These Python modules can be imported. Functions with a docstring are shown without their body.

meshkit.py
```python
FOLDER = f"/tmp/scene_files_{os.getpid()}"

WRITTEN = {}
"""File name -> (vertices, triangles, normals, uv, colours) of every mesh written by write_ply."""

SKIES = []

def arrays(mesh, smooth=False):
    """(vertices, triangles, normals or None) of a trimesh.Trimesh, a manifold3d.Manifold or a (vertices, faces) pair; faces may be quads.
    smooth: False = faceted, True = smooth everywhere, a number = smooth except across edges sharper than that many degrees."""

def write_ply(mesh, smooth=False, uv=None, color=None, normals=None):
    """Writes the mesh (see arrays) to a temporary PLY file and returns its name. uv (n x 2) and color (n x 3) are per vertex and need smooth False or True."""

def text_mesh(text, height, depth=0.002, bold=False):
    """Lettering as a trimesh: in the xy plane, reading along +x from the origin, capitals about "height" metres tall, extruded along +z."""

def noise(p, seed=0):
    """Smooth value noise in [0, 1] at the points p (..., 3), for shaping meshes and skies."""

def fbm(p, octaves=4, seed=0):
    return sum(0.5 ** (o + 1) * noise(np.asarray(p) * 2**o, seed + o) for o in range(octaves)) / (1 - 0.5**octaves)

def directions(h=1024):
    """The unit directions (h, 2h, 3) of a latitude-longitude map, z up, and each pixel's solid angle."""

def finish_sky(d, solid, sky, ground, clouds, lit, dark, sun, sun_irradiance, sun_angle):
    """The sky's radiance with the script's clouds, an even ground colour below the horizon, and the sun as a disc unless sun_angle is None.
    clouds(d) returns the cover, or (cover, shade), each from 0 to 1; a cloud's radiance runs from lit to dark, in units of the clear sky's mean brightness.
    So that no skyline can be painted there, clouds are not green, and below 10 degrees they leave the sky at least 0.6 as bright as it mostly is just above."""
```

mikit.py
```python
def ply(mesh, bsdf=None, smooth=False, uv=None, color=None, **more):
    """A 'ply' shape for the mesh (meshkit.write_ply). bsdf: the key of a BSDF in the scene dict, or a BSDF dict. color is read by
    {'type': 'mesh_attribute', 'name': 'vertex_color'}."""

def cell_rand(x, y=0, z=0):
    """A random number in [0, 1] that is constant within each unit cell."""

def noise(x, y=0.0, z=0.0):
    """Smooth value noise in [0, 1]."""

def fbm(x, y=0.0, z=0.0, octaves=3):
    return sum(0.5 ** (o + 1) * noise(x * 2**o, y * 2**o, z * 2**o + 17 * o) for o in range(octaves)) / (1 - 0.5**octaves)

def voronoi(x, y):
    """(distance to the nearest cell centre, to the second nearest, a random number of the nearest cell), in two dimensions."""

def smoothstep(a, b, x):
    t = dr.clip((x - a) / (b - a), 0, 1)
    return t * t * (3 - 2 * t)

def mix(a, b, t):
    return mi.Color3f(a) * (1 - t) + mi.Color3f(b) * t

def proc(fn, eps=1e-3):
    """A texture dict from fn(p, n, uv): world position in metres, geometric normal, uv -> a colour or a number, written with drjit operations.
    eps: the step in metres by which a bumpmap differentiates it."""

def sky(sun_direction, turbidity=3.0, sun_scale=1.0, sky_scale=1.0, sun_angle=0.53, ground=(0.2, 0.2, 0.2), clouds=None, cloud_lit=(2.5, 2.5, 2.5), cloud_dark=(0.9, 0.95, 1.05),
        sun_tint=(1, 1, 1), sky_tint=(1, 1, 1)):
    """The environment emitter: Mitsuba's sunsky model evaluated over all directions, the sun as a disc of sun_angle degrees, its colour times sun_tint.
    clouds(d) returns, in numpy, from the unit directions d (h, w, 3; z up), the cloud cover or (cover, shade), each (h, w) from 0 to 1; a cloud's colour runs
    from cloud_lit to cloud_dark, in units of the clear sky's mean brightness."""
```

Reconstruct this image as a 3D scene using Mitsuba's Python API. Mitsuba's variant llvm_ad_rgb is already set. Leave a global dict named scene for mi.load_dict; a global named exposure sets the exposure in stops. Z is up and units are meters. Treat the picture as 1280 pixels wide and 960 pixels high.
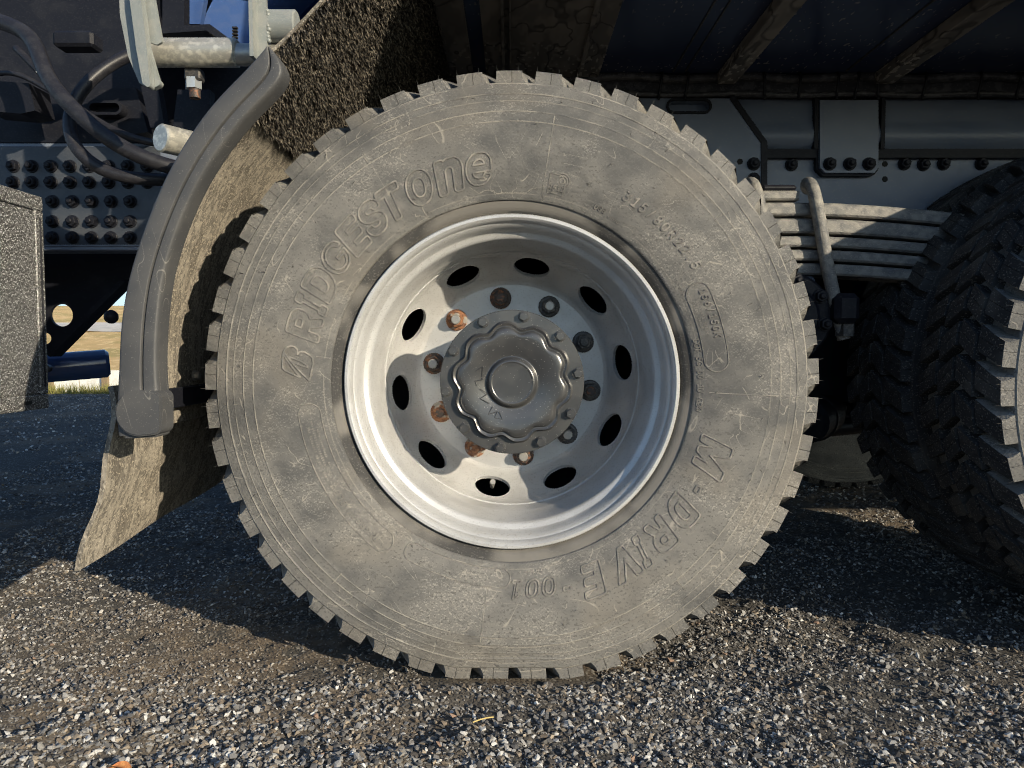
import math, random
import numpy as np
import drjit as dr
import trimesh, shapely
import manifold3d as m3
from scipy.interpolate import PchipInterpolator, CubicSpline
from shapely.geometry import Polygon, LineString, Point, MultiPolygon, box as sbox
from shapely import affinity
from shapely.ops import unary_union
import mitsuba as mi
import mikit, meshkit
from mikit import proc, noise, fbm, voronoi, cell_rand, smoothstep, mix

random.seed(7)
rng = np.random.default_rng(7)
T = mi.ScalarTransform4f
scene, labels = {}, {}

# ------------------------------------------------------------------ camera, sky, exposure
CAM_Z, PITCH, FPX = 0.585, math.radians(3.03), 961.0
fwd = (0.0, math.cos(PITCH), -math.sin(PITCH))
scene['camera'] = {'type': 'perspective', 'fov': 2 * math.degrees(math.atan(640 / FPX)), 'fov_axis': 'x',
                   'near_clip': 0.05, 'far_clip': 2000.0,
                   'to_world': T().look_at(origin=[0, 0, CAM_Z], target=[fwd[0], fwd[1], CAM_Z + fwd[2]], up=[0, 0, 1])}
SUN = (2.35, -2.4, 1.0)
scene['sky'] = mikit.sky(SUN, turbidity=3, sun_scale=1.0, sky_scale=1.1, sun_tint=(0.88, 1.085, 1.60), sky_tint=(0.88, 0.98, 1.2))
exposure = 2.5


def at(px, py, d):
    """The point of the place at distance d (along y) that stands at this spot of the photograph."""
    u, v = (px - 640) / FPX, -(py - 480) / FPX
    y = math.cos(PITCH) + v * math.sin(PITCH)
    z = -math.sin(PITCH) + v * math.cos(PITCH)
    return np.array([u / y * d, d, CAM_Z + z / y * d])


def xz(px, py, d):
    p = at(px, py, d)
    return p[0], p[2]


# ------------------------------------------------------------------ scene helpers
def numbered(key):
    if key not in scene and key not in labels:
        return key
    k = 1
    while f'{key}_{k:03d}' in scene or f'{key}_{k:03d}' in labels:
        k += 1
    return f'{key}_{k:03d}'


def thing(name, label, cat=None, group=None, parent=None, kind=None):
    key = numbered(parent + '__' + name if parent else name)
    d = {'label': label} if label else {}
    if cat:
        d['category'] = cat
    if group:
        d['group'] = group
    if kind:
        d['kind'] = kind
    labels[key] = d
    return key


def put(name, mesh, mat, parent=None, smooth=False, label=None, color=None, to_world=None, share=None, **tags):
    key = numbered(parent + '__' + name if parent else name)
    d = dict(share) if share else mikit.ply(mesh, mat, smooth=smooth, color=color)
    if to_world is not None:
        d['to_world'] = to_world
    scene[key] = d
    t = dict(tags)
    if label:
        t['label'] = label
    if t:
        labels[key] = t
    return key


# ------------------------------------------------------------------ materials
def rgb(c):
    return c if isinstance(c, dict) else {'type': 'rgb', 'value': list(c)}


def mat(name, color, rough=0.5, metallic=0.0, spec=0.5, bump=None, bump_scale=1.0, eps=1e-3, **kw):
    b = {'type': 'principled', 'base_color': rgb(color), 'roughness': rough if not callable(rough) else proc(rough),
         'metallic': metallic, 'specular': spec, **kw}
    if bump is not None:
        b = {'type': 'bumpmap', 'tex': proc(bump, eps), 'scale': bump_scale, 'bsdf': b}
    scene[name] = {'type': 'twosided', 'bsdf': b}
    return name


def C(r, g, b):
    return mi.Color3f(r, g, b)


def scratches(a, b, c, f, width):
    """Thin light lines: where a stretched noise crosses one half."""
    n = noise(a * f, b * f * 0.13, c * f)
    return 1 - smoothstep(0.0, width, dr.abs(n - 0.5))


def crackle(p, f, width):
    """A net of thin lines: where a fine noise crosses one half."""
    return 1 - smoothstep(0.0, width, dr.abs(mikit.fbm(p.x * f, p.y * f, p.z * f, octaves=2) - 0.5))


def tyre_color(p, n, uv):
    big = fbm(p.x * 4.2, p.y * 4 + 3, p.z * 4.2, octaves=4)
    mid = fbm(p.x * 28, p.y * 28, p.z * 28 + 9, octaves=4)
    fine = fbm(p.x * 420, p.y * 420, p.z * 420, octaves=2)
    dust = smoothstep(0.36, 0.62, big * 0.6 + mid * 0.4)
    col = mix((0.088, 0.088, 0.087), (0.166, 0.160, 0.149), dust)
    brown = smoothstep(0.55, 0.70, fbm(p.x * 7 + 11, p.y * 7, p.z * 7, octaves=3))
    col = mix(col, (0.182, 0.163, 0.136), brown * 0.4)
    patch = smoothstep(0.47, 0.62, fbm(p.x * 15 + 5, p.y * 15, p.z * 15, octaves=3)) * (0.25 + 0.75 * dust)
    col = mix(col, (0.34, 0.322, 0.290), smoothstep(0.56, 0.70, fine) * (0.08 + 0.55 * patch))
    col = mix(col, (0.30, 0.275, 0.24), crackle(p, 190, 0.035) * patch * 0.35)
    dark = smoothstep(0.58, 0.74, fbm(p.x * 300 + 7, p.y * 300, p.z * 300, octaves=2))
    col = mix(col, (0.060, 0.059, 0.057), dark * (0.2 + 0.4 * dust))
    s1 = scratches(p.x + 0.6 * p.z, p.z - 0.6 * p.x, p.y, 60, 0.010)
    s2 = scratches(p.x - 0.5 * p.z, p.z + 0.5 * p.x, p.y + 1, 48, 0.009)
    s3 = scratches(p.z * 0.9 + 0.2 * p.x, p.x, p.y + 2, 70, 0.008)
    gate = smoothstep(0.60, 0.70, noise(p.x * 34, p.y * 3, p.z * 34 + 4))
    gate2 = smoothstep(0.58, 0.68, noise(p.x * 29 + 30, p.y * 3, p.z * 29 + 4))
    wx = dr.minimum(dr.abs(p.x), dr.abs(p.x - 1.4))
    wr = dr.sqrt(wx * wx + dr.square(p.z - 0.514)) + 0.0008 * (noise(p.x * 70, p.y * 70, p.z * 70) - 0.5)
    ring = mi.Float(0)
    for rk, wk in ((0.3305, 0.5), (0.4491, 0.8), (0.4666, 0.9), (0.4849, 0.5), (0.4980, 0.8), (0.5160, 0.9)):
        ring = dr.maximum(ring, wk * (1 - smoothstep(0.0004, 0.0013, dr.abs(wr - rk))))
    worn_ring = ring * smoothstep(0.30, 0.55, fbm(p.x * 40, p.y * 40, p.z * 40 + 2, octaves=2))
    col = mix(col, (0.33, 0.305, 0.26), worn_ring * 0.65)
    return mix(col, (0.38, 0.35, 0.30), dr.clip(s1 * gate + s2 * gate2 + s3 * gate2, 0, 1) * 0.55)


def tyre_bump(p, n, uv):
    return fbm(p.x * 260, p.y * 260, p.z * 260, octaves=3) + 0.35 * fbm(p.x * 900, p.y * 900, p.z * 900, octaves=1)


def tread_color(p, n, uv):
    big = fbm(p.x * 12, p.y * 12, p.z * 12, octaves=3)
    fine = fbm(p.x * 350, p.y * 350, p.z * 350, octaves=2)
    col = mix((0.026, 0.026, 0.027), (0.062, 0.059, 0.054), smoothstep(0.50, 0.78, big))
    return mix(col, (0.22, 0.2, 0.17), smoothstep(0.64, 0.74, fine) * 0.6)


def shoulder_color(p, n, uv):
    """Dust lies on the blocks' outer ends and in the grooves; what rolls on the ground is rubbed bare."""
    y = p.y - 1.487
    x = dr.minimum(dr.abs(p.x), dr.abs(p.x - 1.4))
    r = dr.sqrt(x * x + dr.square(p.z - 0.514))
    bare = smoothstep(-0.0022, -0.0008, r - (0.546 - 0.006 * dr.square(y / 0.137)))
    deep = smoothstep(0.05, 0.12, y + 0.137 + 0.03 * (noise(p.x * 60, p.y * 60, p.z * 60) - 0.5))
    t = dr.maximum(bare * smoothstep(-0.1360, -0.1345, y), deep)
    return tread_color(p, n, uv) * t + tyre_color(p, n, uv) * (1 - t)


def silver_color(p, n, uv):
    g = fbm(p.x * 14, p.y * 14, p.z * 14, octaves=3)
    f = fbm(p.x * 500, p.y * 500, p.z * 500, octaves=2)
    col = mix((0.475, 0.477, 0.475), (0.415, 0.414, 0.41), smoothstep(0.4, 0.7, g))
    return mix(col, (0.30, 0.285, 0.26), smoothstep(0.62, 0.72, f) * 0.5)


def rust_color(p, n, uv):
    g = fbm(p.x * 160, p.y * 160, p.z * 160, octaves=3)
    col = mix((0.25, 0.115, 0.055), (0.125, 0.058, 0.034), smoothstep(0.4, 0.62, g))
    return mix(col, (0.26, 0.24, 0.21), smoothstep(0.60, 0.70, fbm(p.x * 90 + 5, p.y * 90, p.z * 90, octaves=2)))


def hub_color(p, n, uv):
    g = fbm(p.x * 30, p.y * 30, p.z * 30, octaves=3)
    f = fbm(p.x * 480, p.y * 480, p.z * 480, octaves=2)
    col = mix((0.033, 0.034, 0.036), (0.047, 0.047, 0.047), smoothstep(0.4, 0.65, g))
    return mix(col, (0.30, 0.29, 0.27), smoothstep(0.77, 0.83, f) * 0.7)


def dark_rust_color(p, n, uv):
    g = fbm(p.x * 160, p.y * 160, p.z * 160, octaves=3)
    return mix((0.055, 0.045, 0.04), (0.17, 0.075, 0.04), smoothstep(0.5, 0.66, g))


def dusty(dark, dust, amount=0.5, f=30.0, fine=400.0, lo=0.45, hi=0.7, speck=0.45):
    def fn(p, n, uv):
        g = fbm(p.x * f, p.y * f, p.z * f, octaves=3)
        s = fbm(p.x * fine, p.y * fine, p.z * fine, octaves=2)
        col = mix(dark, dust, smoothstep(lo, hi, g) * amount)
        return mix(col, dust, smoothstep(0.62, 0.72, s) * speck)
    return fn


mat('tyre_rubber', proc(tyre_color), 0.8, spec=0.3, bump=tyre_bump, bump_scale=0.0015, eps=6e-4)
mat('lettering_rubber', proc(dusty((0.14, 0.135, 0.127), (0.28, 0.26, 0.23), 0.8, 60)), 0.85, spec=0.25)
mat('bead_rubber', proc(dusty((0.045, 0.044, 0.043), (0.17, 0.16, 0.145), 0.9, 11, lo=0.42, hi=0.62)), 0.75, spec=0.3)
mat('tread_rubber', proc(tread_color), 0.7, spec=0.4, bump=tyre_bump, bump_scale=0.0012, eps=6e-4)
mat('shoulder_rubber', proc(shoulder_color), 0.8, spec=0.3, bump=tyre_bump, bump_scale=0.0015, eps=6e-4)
mat('silver_paint', proc(silver_color), 0.36, metallic=0.25, spec=0.5, clearcoat=0.15, clearcoat_gloss=0.7)
mat('hub_paint', proc(hub_color), 0.26, spec=0.6, clearcoat=0.8, clearcoat_gloss=0.85)
mat('rusty_steel', proc(rust_color), 0.75, metallic=0.1)
mat('dark_rusty_steel', proc(dark_rust_color), 0.6, metallic=0.2)
mat('dark_steel', proc(dusty((0.05, 0.05, 0.05), (0.15, 0.13, 0.11), 0.5, 150)), 0.45, metallic=0.4)
mat('pale_steel', proc(dusty((0.34, 0.33, 0.31), (0.45, 0.42, 0.36), 0.5, 150)), 0.4, metallic=0.6)
mat('galvanised', proc(dusty((0.42, 0.41, 0.36), (0.66, 0.63, 0.54), 0.9, 120, 500)), 0.42, metallic=0.55)
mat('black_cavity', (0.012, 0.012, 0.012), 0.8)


def gravel_color(p, n, uv):
    d1, d2, c = voronoi(p.x * 120, p.y * 120)
    g = fbm(p.x * 3.1, p.y * 3.1, 0, octaves=3)
    base = mix((0.062, 0.058, 0.052), (0.115, 0.094, 0.072), smoothstep(0.4, 0.65, g))
    col = mix(base, (0.24, 0.225, 0.20), smoothstep(0.55, 1.0, c) * smoothstep(0.1, 0.35, d2 - d1) * 0.8)
    patch = dr.exp(-dr.square((p.x + 0.50) / 0.42) - dr.square((p.y - 1.56) / 0.19))
    return mix(col, (0.150, 0.118, 0.086), patch * 0.7 * smoothstep(0.3, 0.6, fbm(p.x * 30, p.y * 30, 0, octaves=3)))


def gravel_bump(p, n, uv):
    d1, d2, c = voronoi(p.x * 120, p.y * 120)
    return smoothstep(0.0, 0.5, d2 - d1) * (0.4 + 0.6 * c) + 0.3 * fbm(p.x * 400, p.y * 400, p.z * 400, octaves=2)


mat('gravel_ground', proc(gravel_color), 0.9, spec=0.3, bump=gravel_bump, bump_scale=0.004, eps=8e-4)
scene['stone'] = {'type': 'twosided', 'bsdf': {'type': 'principled', 'base_color': {'type': 'mesh_attribute', 'name': 'vertex_color'},
                                               'roughness': 0.75, 'specular': 0.4}}


def field_color(p, n, uv):
    g = fbm(p.x * 0.3, p.y * 0.3, 0, octaves=3)
    f = fbm(p.x * 4, p.y * 2, p.z * 4, octaves=3)
    col = mix((0.33, 0.235, 0.115), (0.24, 0.19, 0.085), smoothstep(0.4, 0.65, g))
    return mix(col, (0.44, 0.33, 0.18), smoothstep(0.5, 0.7, f) * 0.7)


mat('dry_grass', proc(field_color), 0.9, spec=0.1)
mat('verge_grass', (0.20, 0.19, 0.06), 0.8, spec=0.1)
mat('path_grey', proc(dusty((0.30, 0.29, 0.27), (0.38, 0.36, 0.33), 0.6, 2, 20)), 0.9)
mat('white_board', proc(dusty((0.62, 0.63, 0.62), (0.5, 0.5, 0.46), 0.5, 3, 30)), 0.7)
mat('brown_post', (0.20, 0.15, 0.09), 0.8)

# ------------------------------------------------------------------ the setting: ground, field
GZ = 0.022     # how far the tyres reach below z = 0; the gravel lies a little lower still


def ground_z(x, y):
    p = np.stack([x, y, np.zeros_like(x)], -1)
    rough = (meshkit.fbm(p * 14, 3, 1) - 0.5) * 0.020 + (meshkit.fbm(p * 48, 3, 2) - 0.5) * 0.009
    # shallow furrows left by a tyre or rake, running off to the lower left
    u = x * 0.42 - y * 0.9
    furrow = np.clip(meshkit.noise(np.stack([u * 17, (x * 0.9 + y * 0.42) * 2.2, x * 0], -1), 5) - 0.45, -1, 1)
    near = np.clip((1.45 - y) / 0.3, 0, 1) * np.clip((0.25 - x) / 0.5, 0, 1)
    z = rough + furrow * 0.022 * near - 0.004
    fade = np.clip(np.minimum.reduce([x + 2.6, 2.6 - x, y - 0.5, 4.2 - y]) / 0.3, 0, 1)
    z = z * fade
    for cx in (0.0, 1.4):     # pressed flat under the tyres
        for y0, y1 in ((1.34, 1.63), (1.69, 1.98)):
            dx, dy = np.maximum(np.abs(x - cx) - 0.10, 0), np.maximum(np.maximum(y0 - y, y - y1), 0)
            w = np.exp(-((dx / 0.06) ** 2 + (dy / 0.04) ** 2))
            z = z * (1 - w) - 0.002 * w
    return z - 0.026


def grid_mesh(xs, ys, zf):
    X, Y = np.meshgrid(xs, ys, indexing='ij')
    Z = zf(X, Y)
    v = np.stack([X, Y, Z], -1).reshape(-1, 3)
    nx, ny = len(xs), len(ys)
    i, j = np.meshgrid(np.arange(nx - 1), np.arange(ny - 1), indexing='ij')
    a = (i * ny + j).ravel()
    f = np.stack([a, a + ny, a + ny + 1, a + 1], -1)
    f = np.vstack([f[:, [0, 1, 2]], f[:, [0, 2, 3]]])
    return trimesh.Trimesh(v, f, process=False)


def flat(x0, x1, y0, y1, z=0.0):
    return trimesh.Trimesh([[x0, y0, z], [x1, y0, z], [x1, y1, z], [x0, y1, z]], [[0, 1, 2], [0, 2, 3]], process=False)


near = grid_mesh(np.arange(-2.6, 2.6001, 0.0104), np.arange(0.5, 4.2001, 0.0104), ground_z)
xe, ye = near.vertices[:, 0].max(), near.vertices[:, 1].max()
lot = trimesh.util.concatenate([near, flat(-60, 60, -40, 0.5, -0.026), flat(-60, -2.6, 0.5, ye, -0.026), flat(xe, 60, 0.5, ye, -0.026), flat(-60, 60, ye, 9.3, -0.026)])
put('gravel_lot', lot, 'gravel_ground', smooth=True, label='dark compacted gravel yard under and around the truck', kind='structure')

fy = np.concatenate([np.linspace(9.3, 30, 40), np.linspace(31, 100, 60), np.linspace(105, 400, 30)])
fprof = PchipInterpolator([9.3, 10, 14, 25, 32, 60, 100, 400], [-0.026, -0.04, -0.6, -1.0, -0.85, 1.9, 5.0, 16])


def field_z(x, y):
    return fprof(y) + (meshkit.fbm(np.stack([x * 0.5, y * 0.5, x * 0], -1), 3, 4) - 0.5) * 0.25 * np.clip((y - 9.3) / 3, 0, 1)


put('grass_field', grid_mesh(np.linspace(-220, 220, 160), fy, field_z), 'dry_grass', smooth=True,
    label='dry yellow grass field rising behind the yard', kind='structure')
pm = grid_mesh(np.linspace(-120, 60, 90), np.linspace(55, 63, 9), lambda x, y: field_z(x, y) + 0.06 + (1 - ((y - 59) / 4) ** 2) * 0.25)
put('path', pm, 'path_grey', smooth=True, label='pale grey track crossing the dry field', kind='structure')


# ------------------------------------------------------------------ gravel stones
def stone_variants(n):
    out = []
    r = np.random.default_rng(11)
    for _ in range(n):
        pts = r.normal(size=(9, 3))
        pts /= np.linalg.norm(pts, axis=1, keepdims=True)
        pts *= r.uniform(0.75, 1.05, (9, 1)) * np.array([1.0, r.uniform(0.7, 0.95), r.uniform(0.5, 0.8)])
        h = trimesh.convex.convex_hull(pts)
        h.fix_normals()
        out.append((np.array(h.vertices), np.array(h.faces)))
    return out


def stones(areas, seed):
    """areas: (x0, x1, y0, y1, number, smallest radius, largest radius)."""
    r = np.random.default_rng(seed)
    variants = stone_variants(18)
    palette = np.array([[.20, .193, .182], [.29, .28, .265], [.13, .125, .12], [.42, .41, .39], [.065, .063, .062], [.28, .235, .18],
                        [.18, .145, .11], [.54, .53, .50], [.095, .084, .075], [.27, .18, .13]])
    weight = np.array([.17, .15, .17, .10, .15, .06, .10, .05, .08, .004])
    V, F, K, at_ = [], [], [], 0
    for x0, x1, y0, y1, n, r0, r1 in areas:
        x, y = r.uniform(x0, x1, n), r.uniform(y0, y1, n)
        # bare, finer patches
        pn = meshkit.fbm(np.stack([x * 3.1, y * 3.1, x * 0], -1), 3, 8)
        keep = r.random(n) < np.clip((pn - 0.28) * 4.5, 0.32, 1)
        for cx in (0.0, 1.4):
            keep &= ~((np.abs(x - cx) < 0.16) & (y > 1.345) & (y < 1.99))
        x, y = x[keep], y[keep]
        rad = r0 * (r1 / r0) ** (r.random(len(x)) ** np.where(meshkit.fbm(np.stack([x * 2.1 + 7, y * 2.1, x * 0], -1), 2, 9) > 0.5, 1.4, 2.6))
        bare = np.exp(-((x + 0.50) / 0.42) ** 2 - ((y - 1.56) / 0.19) ** 2) * np.clip(0.4 + 1.2 * pn[keep], 0, 1)
        rad = rad * (1 - 0.5 * bare)
        z = ground_z(x, y) + rad * (r.uniform(0.05, 0.5, len(x)) - 0.25 * bare)
        which = r.integers(0, len(variants), len(x))
        ang = r.uniform(0, 2 * np.pi, len(x))
        tilt, tdir = np.clip(r.normal(0, 0.35, len(x)), -0.8, 0.8), r.uniform(0, 2 * np.pi, len(x))
        col = palette[r.choice(len(palette), len(x), p=weight / weight.sum())] * r.uniform(0.75, 1.25, (len(x), 1))
        col = col * (1 - 0.6 * bare[:, None]) + np.array([.165, .13, .095]) * (0.6 * bare[:, None])
        for k, (bv, bf) in enumerate(variants):
            s = np.nonzero(which == k)[0]
            if not len(s):
                continue
            ca, sa = np.cos(ang[s])[:, None], np.sin(ang[s])[:, None]
            px = bv[None, :, 0] * ca - bv[None, :, 1] * sa
            py = bv[None, :, 0] * sa + bv[None, :, 1] * ca
            pz = bv[None, :, 2] + px * (np.tan(tilt[s]) * np.cos(tdir[s]))[:, None] + py * (np.tan(tilt[s]) * np.sin(tdir[s]))[:, None]
            q = np.stack([px, py, pz], -1) * rad[s][:, None, None] + np.stack([x[s], y[s], z[s]], -1)[:, None]
            V.append(q.reshape(-1, 3))
            F.append((bf[None] + (np.arange(len(s)) * len(bv))[:, None, None]).reshape(-1, 3) + at_)
            K.append(np.repeat(col[s], len(bv), 0))
            at_ += q.shape[0] * q.shape[1]
    return trimesh.Trimesh(np.vstack(V), np.vstack(F), process=False), np.vstack(K)


sm, sc = stones([(-1.0, 1.0, 0.92, 1.35, 36000, 0.0019, 0.0085), (-1.15, 1.15, 1.35, 1.75, 26000, 0.0022, 0.0080),
                 (-1.6, 1.6, 1.75, 2.8, 30000, 0.0030, 0.0075), (-2.4, 1.9, 2.8, 4.2, 15000, 0.004, 0.010), (-6.0, -0.8, 4.2, 9.2, 14000, 0.006, 0.014)], 21)
put('gravel', sm, 'stone', color=sc, label='loose crushed gravel strewn over the yard', kind='stuff')

# ------------------------------------------------------------------ shape helpers
def boxm(x0, x1, y0, y1, z0, z1, c=0.0):
    """A box, its edges chamfered by c."""
    if c <= 0:
        m = trimesh.creation.box(extents=[x1 - x0, y1 - y0, z1 - z0])
        m.apply_translation([(x0 + x1) / 2, (y0 + y1) / 2, (z0 + z1) / 2])
        return m
    pts = []
    for sx in (0, 1):
        for sy in (0, 1):
            for sz in (0, 1):
                p = np.array([(x0, x1)[sx], (y0, y1)[sy], (z0, z1)[sz]])
                d = np.array([(c, -c)[sx], (c, -c)[sy], (c, -c)[sz]])
                for k in range(3):
                    q = p + d
                    q[k] = p[k]
                    pts.append(q)
    h = trimesh.convex.convex_hull(np.array(pts))
    h.fix_normals()
    return h


def cyl(p0, p1, r, n=24, r1=None, chamfer=0.0):
    """A capped cylinder from p0 to p1 (tapering to r1), with chamfered rims."""
    p0, p1 = np.asarray(p0, float), np.asarray(p1, float)
    r1 = r if r1 is None else r1
    L = np.linalg.norm(p1 - p0)
    c = min(chamfer, L / 3)
    prof = [(0, 0), (r - c, 0), (r, c), (r1, L - c), (r1 - c, L), (0, L)] if c > 0 else [(0, 0), (r, 0), (r1, L), (0, L)]
    m = trimesh.creation.revolve(np.array(prof), sections=n)
    m.apply_transform(trimesh.geometry.align_vectors([0, 0, 1], (p1 - p0) / L))
    m.apply_translation(p0)
    return m


def tube(points, r, n=12, samples=8, closed_ends=True):
    """A round hose through the points (Catmull-Rom)."""
    P = np.asarray(points, float)
    t = np.concatenate([[0], np.cumsum(np.linalg.norm(np.diff(P, axis=0), axis=1))])
    cs = CubicSpline(t, P) if len(P) > 2 else None
    tt = np.linspace(0, t[-1], max(2, (len(P) - 1) * samples + 1))
    Q = cs(tt) if cs is not None else np.stack([np.interp(tt, t, P[:, k]) for k in range(3)], -1)
    tan = np.gradient(Q, axis=0)
    tan /= np.linalg.norm(tan, axis=1, keepdims=True)
    a = np.cross(tan[0], [0.31, 0.2, 0.93])
    a /= np.linalg.norm(a)
    V = []
    for q, tg in zip(Q, tan):
        a = a - tg * (a @ tg)
        a /= np.linalg.norm(a)
        b = np.cross(tg, a)
        ang = np.arange(n) * 2 * np.pi / n
        V.append(q + r * (np.cos(ang)[:, None] * a + np.sin(ang)[:, None] * b))
    V = np.array(V)
    m_ = len(Q)
    i, j = np.meshgrid(np.arange(m_ - 1), np.arange(n), indexing='ij')
    f = np.stack([i * n + j, i * n + (j + 1) % n, (i + 1) * n + (j + 1) % n, (i + 1) * n + j], -1).reshape(-1, 4)
    f = np.vstack([f[:, [0, 1, 2]], f[:, [0, 2, 3]]])
    V = np.vstack([V.reshape(-1, 3), Q[:1], Q[-1:]])
    k = np.arange(n)
    if closed_ends:
        f = np.vstack([f, np.stack([k * 0 + m_ * n, (k + 1) % n, k], -1), np.stack([k * 0 + m_ * n + 1, (m_ - 1) * n + k, (m_ - 1) * n + (k + 1) % n], -1)])
    return trimesh.Trimesh(V, f, process=False)


def prism_xz(poly, y0, y1):
    """A polygon in (x, z), extruded along y."""
    poly = poly if isinstance(poly, (Polygon, MultiPolygon)) else Polygon(poly)
    out = []
    for g in getattr(poly, 'geoms', [poly]):
        m = trimesh.creation.extrude_polygon(g, y1 - y0, engine='earcut')
        v = np.array(m.vertices)
        out.append(trimesh.Trimesh(np.stack([v[:, 0], y0 + v[:, 2], v[:, 1]], -1), np.array(m.faces)[:, ::-1], process=False))
    return trimesh.util.concatenate(out)


def plate(pxs, d, thick, holes=(), soft=0.0):
    """A plate whose front face has this outline at distance d; holes are (px, py, radius in px)."""
    g = Polygon([xz(*p, d) for p in pxs])
    if soft:
        g = g.buffer(-soft, 6).buffer(2 * soft, 6).buffer(-soft, 6)
    for hx, hy, hr in holes:
        g = g.difference(Point(*xz(hx, hy, d)).buffer(hr / FPX * d, 16))
    return prism_xz(g, d, d + thick)


def revolve_y(profile, n, closed=False):
    """A profile of (radius, y) turned about the y axis."""
    P = np.asarray(profile, float)
    m_ = len(P)
    ang = np.arange(n) * 2 * np.pi / n
    V = np.stack([np.sin(ang)[:, None] * P[None, :, 0], np.broadcast_to(P[None, :, 1], (n, m_)), np.cos(ang)[:, None] * P[None, :, 0]], -1).reshape(-1, 3)
    i, j = np.meshgrid(np.arange(n), np.arange(m_ if closed else m_ - 1), indexing='ij')
    a, b, jn = i * m_, ((i + 1) % n) * m_, (j + 1) % m_
    f = np.stack([a + j, b + j, b + jn, a + jn], -1).reshape(-1, 4)
    f = np.vstack([f[:, [0, 1, 2]], f[:, [0, 2, 3]]])
    return trimesh.Trimesh(V, f, process=False)


def moved(m, p):
    m = m.copy()
    m.apply_translation(p)
    return m


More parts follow.
